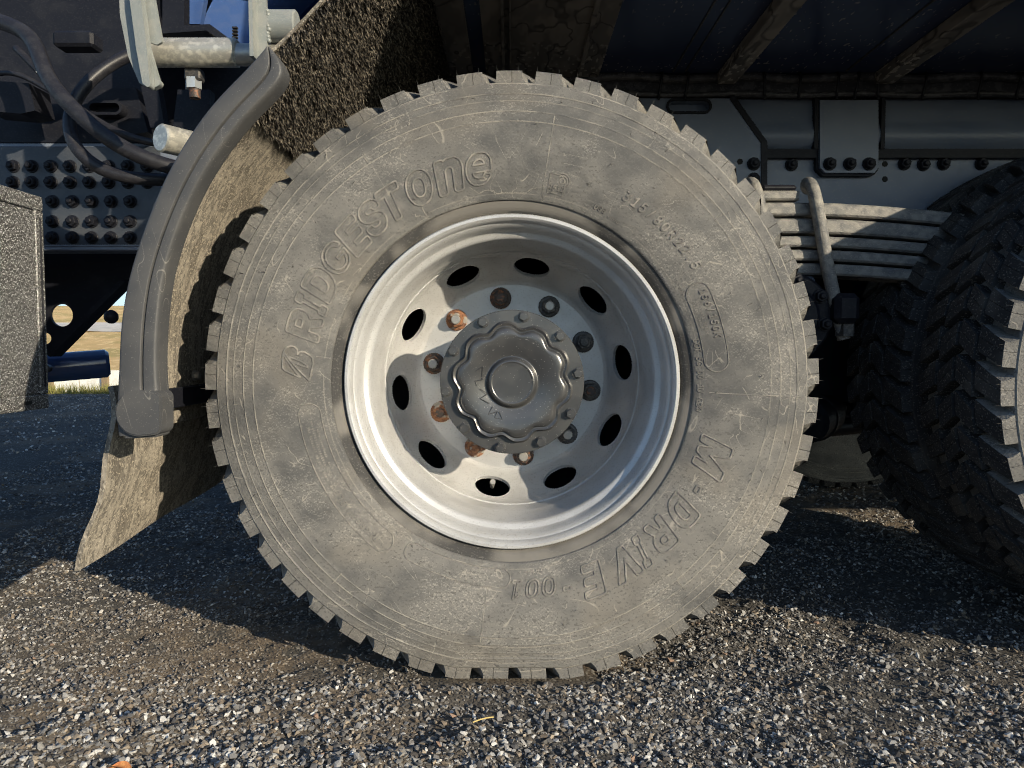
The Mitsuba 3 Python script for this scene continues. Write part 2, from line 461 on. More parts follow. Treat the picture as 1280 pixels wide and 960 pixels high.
def hexnut(p, axis, r, h, washer=0.0, stud=0.0, n=6, spin=0.0):
    """A hexagon head at p that points along axis, with a washer under it and the end of a stud."""
    axis = np.asarray(axis, float) / np.linalg.norm(axis)
    p = np.asarray(p, float)
    parts = []
    z = 0
    if washer:
        parts.append(trimesh.creation.revolve(np.array([(0, 0), (washer, 0), (washer, 0.0022), (washer - 0.001, 0.003), (0, 0.003)]), sections=20))
        z = 0.003
    prof = np.array([(0, z), (r, z), (r, z + h * 0.85), (r * 0.88, z + h), (0, z + h)])
    hx = trimesh.creation.revolve(prof, sections=n)
    hx.apply_transform(trimesh.transformations.rotation_matrix(spin, [0, 0, 1]))
    parts.append(hx)
    if stud:
        parts.append(trimesh.creation.revolve(np.array([(0, z), (stud, z), (stud, z + h * 1.5), (stud * 0.7, z + h * 1.65), (0, z + h * 1.65)]), sections=12))
    m = trimesh.util.concatenate(parts)
    m.apply_transform(trimesh.geometry.align_vectors([0, 0, 1], axis))
    m.apply_translation(p)
    return m


_TEXT = {}


def text_poly(s, height):
    """Lettering as a shapely shape, its lower left corner at the origin, exactly this tall."""
    if s not in _TEXT:
        m = meshkit.text_mesh(s, 1.0, 0.1, bold=True)
        v, f = np.array(m.vertices), np.array(m.faces)
        up = np.all(v[f][:, :, 2] > 0.05, axis=1)
        g = unary_union([Polygon(t[:, :2]).buffer(1e-4) for t in v[f[up]]])
        x0, y0, x1, y1 = g.bounds
        _TEXT[s] = affinity.translate(g, -x0, -y0)
    g = _TEXT[s]
    h = g.bounds[3]
    return affinity.scale(g, height / h, height / h, origin=(0, 0))


# ------------------------------------------------------------------ wheels
R_TOP = 0.546
SIDE0 = [(0.2990, -0.112), (0.3030, -0.122), (0.3100, -0.1270), (0.3195, -0.1300), (0.3205, -0.1345), (0.3240, -0.1375), (0.345, -0.1455), (0.370, -0.1515), (0.400, -0.1550),
        (0.425, -0.1560), (0.4440, -0.1553), (0.4453, -0.1561), (0.4470, -0.1561), (0.4480, -0.1548), (0.4610, -0.1537), (0.4622, -0.1544), (0.4636, -0.1544), (0.4648, -0.1528),
        (0.4790, -0.1504), (0.4802, -0.1509), (0.4814, -0.1509), (0.4824, -0.1496), (0.4915, -0.1479), (0.4927, -0.1486), (0.4943, -0.1486), (0.4953, -0.1468), (0.5110, -0.1435), (0.5140, -0.1400)]
# the raised rings are low; what lies beyond the beads reaches out with the tread
SIDE = [(r if r < 0.33 else 0.33 + (r - 0.33) * (0.519 - 0.33) / (0.514 - 0.33), y) for r, y in SIDE0]
_sr, _sy = np.array([p[0] for p in SIDE]), np.array([p[1] for p in SIDE])


def side_y(r):
    return np.interp(r, _sr, _sy)


def crown(y):
    return R_TOP - 0.006 * (y / 0.137) ** 2


def loaded(v, cz):
    """Flattens what lies against the ground (v relative to the wheel's centre)."""
    v = np.array(v, float)
    r = np.hypot(v[:, 0], v[:, 2])
    low = np.maximum(0, -v[:, 2] / np.maximum(r, 1e-9) * R_TOP - cz) * (v[:, 2] < 0)
    t = np.clip((r - 0.40) / 0.11, 0, 1)
    v[:, 2] += low * t * t * (3 - 2 * t)
    bulge = np.exp(-((np.arctan2(v[:, 0], -v[:, 2])) / 0.45) ** 2) * np.exp(-((r - 0.43) / 0.05) ** 2) * 0.006
    v[:, 1] += np.sign(v[:, 1]) * bulge
    return v


def block(a0, a1, b0, b1, y0, y1, wall=0.0015, face_slope=None, cuts=1, bevel=(0.0, 0.0)):
    """A tread block on the y axis' cylinder: from angle a0 to a1 at y0 and from b0 to b1 at y1; cut through by thin sipes."""
    out = []
    for c in range(cuts):
        g = 0.0011 / 0.54
        t0, t1 = c / cuts, (c + 1) / cuts
        n, k = 3, 2
        V = []
        for lev in (0, 1):
            for i in range(n + 1):
                for j in range(k + 1):
                    u, w = i / n, j / k
                    uu = t0 + (t1 - t0) * u
                    yy = y0 + (y1 - y0) * w
                    lo, hi = a0 + (b0 - a0) * w, a1 + (b1 - a1) * w
                    th = lo + (hi - lo) * uu
                    if c > 0 and i == 0:
                        th += g / 2
                    if c < cuts - 1 and i == n:
                        th -= g / 2
                    if lev == 0:
                        r = 0.511
                        if c == 0 and i == 0:
                            th -= wall / 0.54
                        if c == cuts - 1 and i == n:
                            th += wall / 0.54
                        if j == 0:
                            yy -= face_slope[0] if face_slope else 0.002
                        if j == k:
                            yy += face_slope[1] if face_slope else 0.002
                    else:
                        r = crown(yy)
                        if c == cuts - 1 and i == n:      # the clockwise edge of a lug is bevelled
                            th -= bevel[0] * (1 - w) + bevel[1] * w
                    V.append((r * math.sin(th), yy, r * math.cos(th)))
        V = np.array(V)
        N = (n + 1) * (k + 1)
        q = lambda l, i, j: l * N + i * (k + 1) + j
        F = []
        for i in range(n):
            for j in range(k):
                F += [(q(1, i, j), q(1, i, j + 1), q(1, i + 1, j + 1), q(1, i + 1, j)), (q(0, i, j), q(0, i + 1, j), q(0, i + 1, j + 1), q(0, i, j + 1))]
            F += [(q(0, i, 0), q(1, i, 0), q(1, i + 1, 0), q(0, i + 1, 0)), (q(0, i, k), q(0, i + 1, k), q(1, i + 1, k), q(1, i, k))]
        for j in range(k):
            F += [(q(0, 0, j), q(0, 0, j + 1), q(1, 0, j + 1), q(1, 0, j)), (q(0, n, j), q(1, n, j), q(1, n, j + 1), q(0, n, j + 1))]
        F = np.array(F)
        F = np.vstack([F[:, [0, 1, 2]], F[:, [0, 2, 3]]])
        m = trimesh.Trimesh(V, F, process=False)
        out.append(m)
    m = trimesh.util.concatenate(out)
    m.fix_normals()
    return m


def hair(p, d, L, r=0.0005):
    m = trimesh.creation.cone(r, L, sections=4)
    d = np.asarray(d, float) / np.linalg.norm(d)
    m.apply_transform(trimesh.geometry.align_vectors([0, 0, 1], d))
    m.apply_translation(p)
    return m


NB = 49
PITCH_A = 2 * math.pi / NB
TRUCK = thing('dump_truck', 'black and grey dump truck seen at its dusty rear wheels, standing on dark gravel', 'truck')


def rows_of_tread():
    L = PITCH_A
    out = []
    # outer shoulder: the groove runs clockwise as it goes in
    out.append(('s', block(0, L * 0.78, L * 0.40, L * 1.14, -0.1365, -0.067, face_slope=(0.0055, 0.002), cuts=2, bevel=(0.024, 0.004))))
    out.append(('c', block(L * 0.16, L * 0.86, L * 0.62, L * 1.32, -0.057, -0.006, cuts=2, bevel=(0.004, 0.004))))
    out.append(('c', block(L * 0.55, L * 1.25, L * 0.10, L * 0.80, 0.006, 0.057, cuts=2, bevel=(0.004, 0.004))))
    out.append(('s', block(L * 0.40, L * 1.14, 0, L * 0.76, 0.067, 0.1365, face_slope=(0.002, 0.0055), cuts=2, bevel=(0.004, 0.020))))
    return out


ROWS = rows_of_tread()
_share = {}


def build_tyre(W, c, side_mat, block_mats, rows=(0, 1, 2, 3), segs=288, rim_band=True, hairs=True, start=0.0):
    """Carcass and tread blocks of the wheel W with its centre at c."""
    cx, yc, cz = c
    prof = list(SIDE) + [(0.5200, -0.09), (0.5210, 0.0), (0.5200, 0.09)] + [(r, -y) for r, y in SIDE[::-1]] + [(0.285, 0.10), (0.285, -0.10)]
    dense = []
    for (r0, y0), (r1, y1) in zip(prof[:-1], prof[1:]):
        k = max(1, int(math.hypot(r1 - r0, y1 - y0) / 0.012))
        dense += [(r0 + (r1 - r0) * t / k, y0 + (y1 - y0) * t / k) for t in range(k)]
    m = revolve_y(dense, segs, closed=True)
    m.vertices = loaded(m.vertices, cz + GZ) + np.array(c)
    m.fix_normals()
    put('tyre', m, side_mat, W, smooth=35)
    if not W.endswith(('wheel', 'wheel_001')):
        q = revolve_y([(0.02, -0.02), (0.19, -0.02), (0.24, -0.07), (0.296, -0.112), (0.296, -0.10), (0.24, -0.05), (0.24, 0.05), (0.296, 0.10), (0.296, 0.112), (0.24, 0.07), (0.19, 0.02), (0.02, 0.02)], 64)
        put('wheel_disc', moved(q, c), 'black_paint', W, smooth=35)
    # tread blocks; those away from the ground share one mesh per row
    for ri in rows:
        kind, bm = ROWS[ri]
        bmat = block_mats[0] if ri == 0 else block_mats[1]
        if ri == 0 and hairs:
            e = PITCH_A * 0.78 - 0.024
            hs = [hair((math.sin(a) * 0.539, -0.1345, math.cos(a) * 0.539), (math.sin(a), -0.1, math.cos(a)), 0.011) for a in (0.003, e - 0.004)]
            bm = trimesh.util.concatenate([bm] + hs)
        sk = (ri, bmat, hairs)
        if sk not in _share:
            _share[sk] = mikit.ply(bm, bmat)
        for k in range(NB):
            a = start + k * PITCH_A
            mid = (a + PITCH_A * 0.6) % (2 * math.pi)
            if abs(mid - math.pi) < 0.42:
                b = bm.copy()
                b.apply_transform(trimesh.transformations.rotation_matrix(a, [0, 1, 0]))
                b.vertices = loaded(b.vertices, cz + GZ) + np.array(c)
                put('tread_block', b, bmat, W)
            else:
                put('tread_block', None, bmat, W, share=_share[sk], to_world=T().translate(list(map(float, c))).rotate([0, 1, 0], math.degrees(a)))


def rim_profile():
    outer = [(0.2965, 0.014), (0.2985, 0.008), (0.2982, 0.002), (0.2960, -0.0015), (0.2915, -0.0015), (0.2875, 0.002), (0.2850, 0.008), (0.2838, 0.0135), (0.2815, 0.0150), (0.2770, 0.0215), (0.2735, 0.0330), (0.2725, 0.0390),
             (0.2700, 0.0415), (0.2640, 0.0440), (0.2605, 0.0475), (0.2590, 0.0530), (0.2585, 0.080), (0.2575, 0.110), (0.2550, 0.118), (0.2540, 0.128), (0.2535, 0.188)]
    back = [(0.2600, 0.190), (0.2650, 0.120), (0.2700, 0.075), (0.2820, 0.055), (0.2880, 0.020), (0.2920, 0.010)]
    return outer + back


def polar(c, r, a, y):
    return np.array([c[0] + r * math.sin(a), c[1] + y, c[2] + r * math.cos(a)])


def build_rim(W, c, segs=192):
    """Rim, disc with ten hand holes; the wheel's flange plane lies 0.127 m before its centre."""
    fy = -0.127
    m = revolve_y([(r, y + fy) for r, y in rim_profile()], segs, closed=True)
    m.apply_translation(c)
    m.fix_normals()
    put('rim', m, 'silver_paint', W, smooth=40)
    # the disc: a turned shell, its ten oval holes cut out
    front = [(0.110, 0.2690), (0.1945, 0.2690), (0.1955, 0.2680), (0.1990, 0.2675), (0.2050, 0.2640), (0.2120, 0.2570), (0.2350, 0.2260), (0.2450, 0.2120), (0.2495, 0.2020), (0.2515, 0.1900), (0.2518, 0.1750)]
    pf = front + [(0.2560, 0.1750), (0.2560, 0.1940), (0.2530, 0.2080), (0.2420, 0.2300), (0.2190, 0.2610), (0.2080, 0.2740), (0.1990, 0.2810), (0.110, 0.2830)]
    mm = revolve_y([(r, y + fy) for r, y in pf], 160, closed=True)
    mm.fix_normals()
    solid = m3.Manifold(m3.Mesh(np.array(mm.vertices, np.float32), np.array(mm.faces, np.uint32)))
    for k in range(10):
        a = math.radians(10.2 + 36 * k)
        e = m3.CrossSection([[(0.037 * math.cos(t), 0.0285 * math.sin(t)) for t in np.linspace(0, 2 * np.pi, 37)[:-1]]]).extrude(0.12)
        # local: x tangential, y along the slope, z out of the cone
        s, cth = math.sin(a), math.cos(a)
        n_ = np.array([-0.80 * s, -0.60, -0.80 * cth])
        tg = np.array([cth, 0, -s])
        up = np.cross(n_, tg)
        o = np.array([0.2315 * s, 0.2330 + fy, 0.2315 * cth]) - n_ * 0.06
        solid = solid - e.transform(np.column_stack([tg, up, n_, o])[:3])
    me = solid.to_mesh()
    dm = trimesh.Trimesh(np.array(me.vert_properties[:, :3]), np.array(me.tri_verts))
    dm.merge_vertices(digits_vertex=6)
    dm.apply_translation(c)
    put('wheel_disc', dm, 'silver_paint', W, smooth=38)
    # brake drum seen dark through the holes
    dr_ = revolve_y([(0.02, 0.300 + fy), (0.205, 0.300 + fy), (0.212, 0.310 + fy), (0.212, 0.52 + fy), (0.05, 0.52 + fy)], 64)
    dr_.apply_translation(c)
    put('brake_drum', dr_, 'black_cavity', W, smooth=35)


def build_hub(W, c):
    """Reduction hub: drum, bolted flange, cover with ten scallops and a round boss."""
    fy = -0.127
    y0 = 0.045
    fl = [(0.0, y0 + 0.012), (0.118, y0 + 0.012), (0.119, 0.225), (0.1215, 0.272), (0.1205, 0.225), (0.1205, y0 + 0.0125), (0.1310, y0 + 0.012), (0.1322, y0 + 0.0105), (0.1322, y0 + 0.0015), (0.1310, y0), (0.05, y0)]
    m = revolve_y([(r, y + fy) for r, y in fl], 128)
    m.apply_translation(c)
    put('hub', m, 'hub_paint', W, smooth=35)
    n = 360
    ang = np.arange(n) * 2 * np.pi / n
    b0 = math.radians(10.2)
    ph = np.cos(10 * (ang - b0))
    rs = 0.1035 + 0.0055 * (1 - np.clip((ph + 1) / 2, 0, 1) ** 1.6 * 2)
    lev = [(1.035, 0.001, 1), (1.020, -0.003, 1), (1.005, -0.009, 1), (0.990, -0.0118, 1), (0.972, -0.0112, 1), (0.955, -0.0098, 1), (0.938, -0.0100, 1), (0.915, -0.0140, 1), (0.893, -0.0165, 0.9),
           (0.86, -0.0178, 0.6), (0.81, -0.0180, 0.3), (0.70, -0.0165, 0.0), (0.58, -0.0140, 0), (0.50, -0.0115, 0), (0.465, -0.0105, 0), (0.445, -0.0110, 0), (0.425, -0.0150, 0), (0.405, -0.0185, 0), (0.385, -0.0200, 0),
           (0.362, -0.0203, 0), (0.352, -0.0195, 0), (0.340, -0.0190, 0), (0.2, -0.0188, 0), (0.02, -0.0188, 0)]
    V = []
    for f_, y, w in lev:
        r = f_ * (w * rs + (1 - w) * 0.1035)
        V.append(np.stack([r * np.sin(ang), np.full(n, y + y0 + fy), r * np.cos(ang)], -1))
    V = np.array(V)
    i, j = np.meshgrid(np.arange(len(lev) - 1), np.arange(n), indexing='ij')
    f = np.stack([i * n + j, (i + 1) * n + j, (i + 1) * n + (j + 1) % n, i * n + (j + 1) % n], -1).reshape(-1, 4)
    V = np.vstack([V.reshape(-1, 3), [[0, lev[-1][1] + y0 + fy, 0]]])
    k = np.arange(n)
    last = (len(lev) - 1) * n
    f = np.vstack([f[:, [0, 1, 2]], f[:, [0, 2, 3]], np.stack([last + k, np.full(n, len(V) - 1), last + (k + 1) % n], -1)])
    cap = trimesh.Trimesh(V, f, process=False)
    cap.apply_translation(c)
    put('hub_cap', cap, 'hub_paint', W, smooth=50, label='glossy dark grey hub cap with scalloped edge and round boss')
    for q in range(10):
        p = polar(c, 0.1215, math.radians(10.2 + 36 * q), y0 + fy + 0.0005)
        put('hub_bolt', hexnut(p, (0, -1, 0), 0.0088, 0.009, washer=0.0105, spin=q * 0.7), 'hub_paint', W)


NUT_PLACES = ('at the top', 'at upper right', 'at right above the middle', 'at right below the middle', 'at lower right', 'at the bottom', 'at lower left', 'at left below the middle', 'at left above the middle', 'at upper left')


def wheel_nuts(W, c, mats):
    fy = -0.127
    for q, (mn, ms) in enumerate(mats):
        a = math.radians(-8.2 + 36 * q)
        p = polar(c, 0.1675, a, 0.2690 + fy)
        wsh = trimesh.creation.revolve(np.array([(0, 0), (0.0225, 0), (0.0225, 0.005), (0.0205, 0.007), (0.0175, 0.0075), (0, 0.0075)]), sections=32)
        hx = trimesh.creation.revolve(np.array([(0, 0.006), (0.0168, 0.006), (0.0168, 0.022), (0.0140, 0.0255), (0.0, 0.0255)]), sections=6)
        hx.apply_transform(trimesh.transformations.rotation_matrix(q * 0.9, [0, 0, 1]))
        m = trimesh.util.concatenate([wsh, hx])
        m.apply_transform(trimesh.geometry.align_vectors([0, 0, 1], [0, -1, 0]))
        m.apply_translation(p)
        lab = {'rusty_steel': 'rusty orange wheel nut', 'dark_rusty_steel': 'dark brown rusted wheel nut', 'dark_steel': 'blackened wheel nut', 'pale_steel': 'grey wheel nut'}[mn]
        put('wheel_nut', m, mn, W, label=f'{lab} {NUT_PLACES[q]}' if W.endswith('wheel') else None)
        st = cyl(p + [0, -0.0255, 0], p + [0, -0.0330, 0], 0.0098, 16, chamfer=0.0015)
        put('stud', st, ms, W, smooth=30)


# ------------------------------------------------------------------ the near wheel
C1 = (0.0, 1.487, 0.514)
C2 = (1.400, 1.487, 0.514)
W1 = thing('wheel', 'dusty wheel in the foreground with silver rim, dark hub cap and embossed sidewall', parent=TRUCK)
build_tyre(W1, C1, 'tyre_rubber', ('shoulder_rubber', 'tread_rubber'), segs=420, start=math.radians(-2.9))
build_rim(W1, C1)
build_hub(W1, C1)
wheel_nuts(W1, C1, [('dark_rusty_steel', 'dark_rusty_steel'), ('dark_steel', 'pale_steel'), ('dark_steel', 'dark_steel'), ('dark_steel', 'dark_rusty_steel'), ('dark_steel', 'pale_steel'),
                    ('dark_rusty_steel', 'pale_steel'), ('rusty_steel', 'rusty_steel'), ('rusty_steel', 'dark_rusty_steel'), ('dark_rusty_steel', 'pale_steel'), ('rusty_steel', 'pale_steel')])
# the dark bead band between rim and sidewall
bd = [(0.2982, -0.116)] + [(r, y - 0.0006) for r, y in SIDE if 0.2985 < r < 0.3199]
bm_ = revolve_y(bd, 288)
bm_.apply_translation(C1)
put('bead_band', bm_, 'bead_rubber', W1, smooth=True)
# valve stem standing in the lower hand hole
va = math.radians(190.3)
p0 = polar(C1, 0.236, va, 0.255 - 0.127)
put('valve_stem', trimesh.util.concatenate([cyl(p0, p0 + [0.002, -0.045, 0.016], 0.0042, 12), cyl(p0 + [0.002, -0.045, 0.016], p0 + [0.003, -0.062, 0.022], 0.0058, 12, chamfer=0.001)]), 'pale_steel', W1, smooth=30)


# ------------------------------------------------------------------ embossed lettering on the near sidewall
def emboss(shape, r0, ang, height=0.0013, seg=0.004):
    """A flat shape (x along the arc, y outwards from radius r0) laid on the sidewall, its middle at angle ang."""
    x0, y0, x1, y1 = shape.bounds
    top = y1
    if x1 - x0 > 0.02 or y1 - y0 > 0.02:
        cell = 0.008
        xs, ys = np.linspace(x0, x1, int((x1 - x0) / cell) + 2), np.linspace(y0, y1, int((y1 - y0) / cell) + 2)
        cells = [sbox(a, b, c, d) for a, c in zip(xs[:-1], xs[1:]) for b, d in zip(ys[:-1], ys[1:])]
        bits = [q for q in shapely.intersection(shape, cells) if not q.is_empty]
    else:
        bits = [shape]
    out = []
    for g in [h for q in bits for h in getattr(q, 'geoms', [q])]:
        if g.is_empty or g.area < 1e-8 or not isinstance(g, Polygon):
            continue
        m = trimesh.creation.extrude_polygon(g, height + 0.0012, engine='earcut')
        v = np.array(m.vertices)
        r = r0 + v[:, 1]
        th = ang + v[:, 0] / (r0 + 0.5 * top)
        y = side_y(r) + 0.0012 - v[:, 2]
        w = loaded(np.stack([r * np.sin(th), y, r * np.cos(th)], -1), C1[2] + GZ) + np.array(C1)
        out.append(trimesh.Trimesh(w, np.array(m.faces)[:, ::-1], process=False))
    m = trimesh.util.concatenate(out)
    return m


def centred(g):
    x0, _, x1, _ = g.bounds
    return affinity.translate(g, -(x0 + x1) / 2, 0)


def outlined(g, w=0.0025):
    return g.buffer(w / 2, 3).difference(g.buffer(-w / 2, 3))


def letter(ch, height, width=None, slant=0.16):
    if ch == 'B*':
        main = Polygon([(0, .10), (.66, .01), (.88, .05), (1.0, .2), (1.07, .34), (1.03, .50), (.94, .54), (1.12, .57), (1.2, .68), (1.2, .8), (1.12, .93), (.96, .99)])
        slot = Polygon([(.83, .80), (.70, .38), (.58, .20), (.50, .18), (.52, .27), (.66, .71)])
        wedge = Polygon([(.90, 1.0), (.12, .40), (.34, .90), (.42, .97)])
        g = unary_union([main.difference(slot), wedge])
        g = affinity.translate(affinity.scale(g, height, height, origin=(0, 0)), 0, 0)
        if width:
            s = width / (g.bounds[2] - g.bounds[0])
            g = affinity.scale(g, s, 1, origin=(0, 0))
        return centred(g)
    g = text_poly(ch, height)
    if ch not in '-01':
        g = g.buffer(-0.0012 if ch == 'G' else 0.0006 if ch == 'e' else 0.0024, 3)
    if width:
        g = affinity.scale(g, width / (g.bounds[2] - g.bounds[0]), 1, origin=(0, 0))
    g = affinity.affine_transform(g, [1, slant, 0, 1, 0, 0])
    return centred(g)


for ch, a, w in (('B*', -84.6, .058), ('R', -74.2, .046), ('I', -68.2, .017), ('D', -62.4, .046), ('G', -54.4, .046), ('E', -46.9, .041), ('S', -39.9, .043), ('T', -33.0, .042), ('O', -25.2, .046), ('n', -16.8, .047), ('e', -8.8, .044)):
    g = letter(ch, 0.052, w)
    h = [outlined(g)]
    x0, y0, x1, y1 = g.bounds
    lines = unary_union([LineString([(x0, y0 + t), (x1, y0 + t + 0.004)]).buffer(0.0005) for t in np.arange(-0.01, 0.06, 0.0034)])
    put('raised_letter', emboss(outlined(g), 0.3475, math.radians(a), 0.0019), 'lettering_rubber', W1)
    hatch = lines.intersection(g.buffer(-0.002))
    if not hatch.is_empty:
        put('letter_hatching', emboss(hatch, 0.3475, math.radians(a), 0.0005, 0.006), 'tyre_rubber', W1)
for ch, a, w, hh in (('M', 109.9, .058, .052), ('-', 119.6, .012, .008), ('D', 126.6, .040, .052), ('R', 135.0, .042, .052), ('I', 142.0, .014, .052), ('V', 148.2, .046, .052), ('E', 157.4, .036, .052),
                     ('-', 164.8, .012, .006), ('0', 169.6, .022, .031), ('0', 174.2, .022, .031), ('1', 178.6, .014, .031)):
    g = letter(ch, hh, w, 0.2)
    g = affinity.translate(g, 0, 0.022 if ch == '-' else 0.0)
    put('raised_letter', emboss(outlined(g, 0.0025), 0.3475, math.radians(a), 0.0018), 'lettering_rubber', W1)


def line_text(s, r0, a0, a1, h, raise_=0.0014, slant=0.15):
    """Small raised characters between the angles a0 and a1 (degrees, clockwise from the top)."""
    step = (a1 - a0) / max(1, len(s) - 1)
    ms = []
    for k, ch in enumerate(s):
        if ch == ' ':
            continue
        g = text_poly(ch, h if ch not in '.-' else h * 0.2)
        g = centred(affinity.affine_transform(affinity.scale(g, 0.92, 1, origin=(0, 0)), [1, slant, 0, 1, 0, 0]))
        ms.append(emboss(g.simplify(0.0003), r0, math.radians(a0 + k * step), raise_))
    put('raised_text', trimesh.util.concatenate(ms), 'lettering_rubber', W1)


line_text('315/80R22.5', 0.3690, 31.5, 57.0, 0.0180, 0.0015)
line_text('156/150K', 0.3610, 64.0, 76.5, 0.0125, 0.0019)
line_text('DOT 5C 00 1U', 0.3255, 77.0, 92.0, 0.0105)
line_text('(324)', 0.3255, 94.5, 98.2, 0.0105)
line_text('RFID', 0.3420, 10.8, 14.6, 0.0085)
line_text('USE', 0.3350, 25.4, 28.0, 0.0085)
line_text('REGROOVABLE', 0.3565, 221.5, 238.0, 0.0105)


def pill(a0, a1, r0, r1, w=0.0013):
    """A raised line round a field of small print."""
    n = 40
    rm = (r0 + r1) / 2
    L = math.radians(a1 - a0) * rm
    h = r1 - r0
    g = LineString([(-L / 2 + h / 2, h / 2), (L / 2 - h / 2, h / 2)]).buffer(h / 2, 8)
    g = outlined(g, w)
    put('raised_border', emboss(shapely.segmentize(g, 0.006), r0, math.radians((a0 + a1) / 2), 0.0014), 'lettering_rubber', W1)


pill(61.0, 86.5, 0.3385, 0.3785)
pill(216.5, 264.5, 0.3390, 0.3760)
pill(180.5, 213.0, 0.3290, 0.3600)
# short rows of print too small to read, the badge's frame and waves, joint lines
rows = []
for a0, a1, r0, n, h in ((66, 76, 0.3490, 14, 0.005), (66, 74, 0.3430, 12, 0.004), (238, 259, 0.3620, 34, 0.004), (240, 260, 0.3550, 30, 0.004), (243, 258, 0.3480, 24, 0.0035), (222, 236, 0.3480, 20, 0.0035),
                         (186, 199, 0.3600, 26, 0.0030), (171, 178, 0.3330, 14, 0.0035), (58, 66, 0.3340, 12, 0.004), (30, 34, 0.3320, 7, 0.0045)):
    for k in range(n):
        if rng.random() < 0.85:
            a = math.radians(a0 + (a1 - a0) * k / n)
            rows.append(emboss(sbox(-0.0007, 0, 0.0007, h), r0, a, 0.0007))
            if rng.random() < 0.6:
                rows.append(emboss(sbox(-0.0015, 0, 0.0015, 0.0009), r0 + h * rng.uniform(0.1, 0.8), a, 0.0007))
put('small_print', trimesh.util.concatenate(rows), 'lettering_rubber', W1, kind='stuff')
badge = unary_union([outlined(Polygon([(-0.014, 0), (0.014, 0), (0.014, 0.024), (0.004, 0.032), (-0.014, 0.032)]), 0.0012)] +
                    [Point(0.008, 0.023).buffer(q, 8).difference(Point(0.008, 0.023).buffer(q - 0.0016, 8)).intersection(sbox(0.002, 0.016, 0.04, 0.06)) for q in (0.005, 0.0095, 0.0135)])
put('raised_badge', emboss(badge, 0.3365, math.radians(12.6), 0.0009), 'lettering_rubber', W1)
for a, r0, r1 in ((9.0, 0.322, 0.463), (187.0, 0.362, 0.463), (92.5, 0.345, 0.512), (-33, 0.447, 0.470), (222, 0.447, 0.475), (278, 0.322, 0.345), (333, 0.322, 0.342), (-52, 0.447, 0.465), (140, 0.447, 0.475), (51.0, 0.447, 0.463)):
    put('mould_line', emboss(sbox(-0.0008, 0, 0.0008, r1 - r0), r0, math.radians(a), 0.0006), 'lettering_rubber', W1)
vh = []
for k in range(90):
    a, r = rng.uniform(0, 2 * np.pi), rng.choice([0.335, 0.36, 0.41, 0.435, 0.447, 0.4625, 0.48, 0.50]) + rng.normal(0, 0.006)
    v = loaded(np.array([[r * math.sin(a), side_y(r), r * math.cos(a)]]), C1[2] + GZ)[0] + np.array(C1)
    t = np.array([rng.normal(0, 1), -0.6, rng.normal(0, 1)])
    vh.append(hair(v, t, rng.uniform(0.006, 0.013), 0.00075))
put('vent_hairs', trimesh.util.concatenate(vh), 'bead_rubber', W1, kind='stuff')
# faint raised marks cast on the hub cap, worn
mk = []
for pl in ([(-46, 14), (-36, 20), (-36, 4), (-46, 2), (-44, -4)], [(-40, -8), (-30, -14), (-40, -20), (-28, -26)], [(-24, -30), (-30, -40), (-18, -36), (-22, -44), (-12, -46), (-16, -36)]):
    q = [np.array([C1[0] + x / 690, C1[1] - 0.127 + 0.045 - 0.0162, C1[2] + z / 690]) for x, z in pl]
    for a_, b_ in zip(q[:-1], q[1:]):
        mk.append(cyl(a_, b_, 0.0006, 6))
put('cast_mark', trimesh.util.concatenate(mk), 'hub_paint', W1)

# ------------------------------------------------------------------ the other wheels
W2 = thing('wheel', 'outer twin wheel at the right edge of the picture, lit on its shoulder blocks', parent=TRUCK)
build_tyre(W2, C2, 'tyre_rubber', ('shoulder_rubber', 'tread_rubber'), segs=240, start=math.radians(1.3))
build_rim(W2, C2, 96)
build_hub(W2, C2)
wheel_nuts(W2, C2, [('dark_steel', 'pale_steel')] * 10)
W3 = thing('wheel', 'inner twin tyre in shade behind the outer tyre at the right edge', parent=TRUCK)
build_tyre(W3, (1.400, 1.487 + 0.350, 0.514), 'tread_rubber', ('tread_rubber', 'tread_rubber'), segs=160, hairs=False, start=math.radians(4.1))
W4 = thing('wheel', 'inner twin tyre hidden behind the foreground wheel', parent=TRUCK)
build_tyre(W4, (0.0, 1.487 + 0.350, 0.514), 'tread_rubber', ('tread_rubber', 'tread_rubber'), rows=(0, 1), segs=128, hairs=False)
W5 = thing('wheel', 'far side tyre glimpsed low between the two near wheels', parent=TRUCK)
build_tyre(W5, (1.400, 3.325, 0.522), 'tyre_rubber', ('tread_rubber', 'tread_rubber'), rows=(0, 1), segs=200, hairs=False, start=0.03)
W6 = thing('wheel', 'far side tyre behind the foreground wheel', parent=TRUCK)
build_tyre(W6, (0.0, 3.325, 0.514), 'tyre_rubber', ('tread_rubber', 'tread_rubber'), rows=(0,), segs=96, hairs=False)

# ------------------------------------------------------------------ chassis materials
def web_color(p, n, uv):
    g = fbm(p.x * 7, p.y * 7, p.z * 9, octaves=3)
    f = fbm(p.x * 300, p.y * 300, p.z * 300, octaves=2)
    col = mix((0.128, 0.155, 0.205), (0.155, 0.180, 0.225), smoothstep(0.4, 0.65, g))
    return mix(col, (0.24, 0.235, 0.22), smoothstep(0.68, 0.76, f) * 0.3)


def wet_under(p, n, uv):
    f = noise(p.x * 190, p.y * 90, p.z * 190)
    g = fbm(p.x * 6, p.y * 6, 0, octaves=2)
    return mix((0.026, 0.040, 0.092), (0.22, 0.21, 0.20), smoothstep(0.80, 0.90, f) * smoothstep(0.35, 0.6, g))


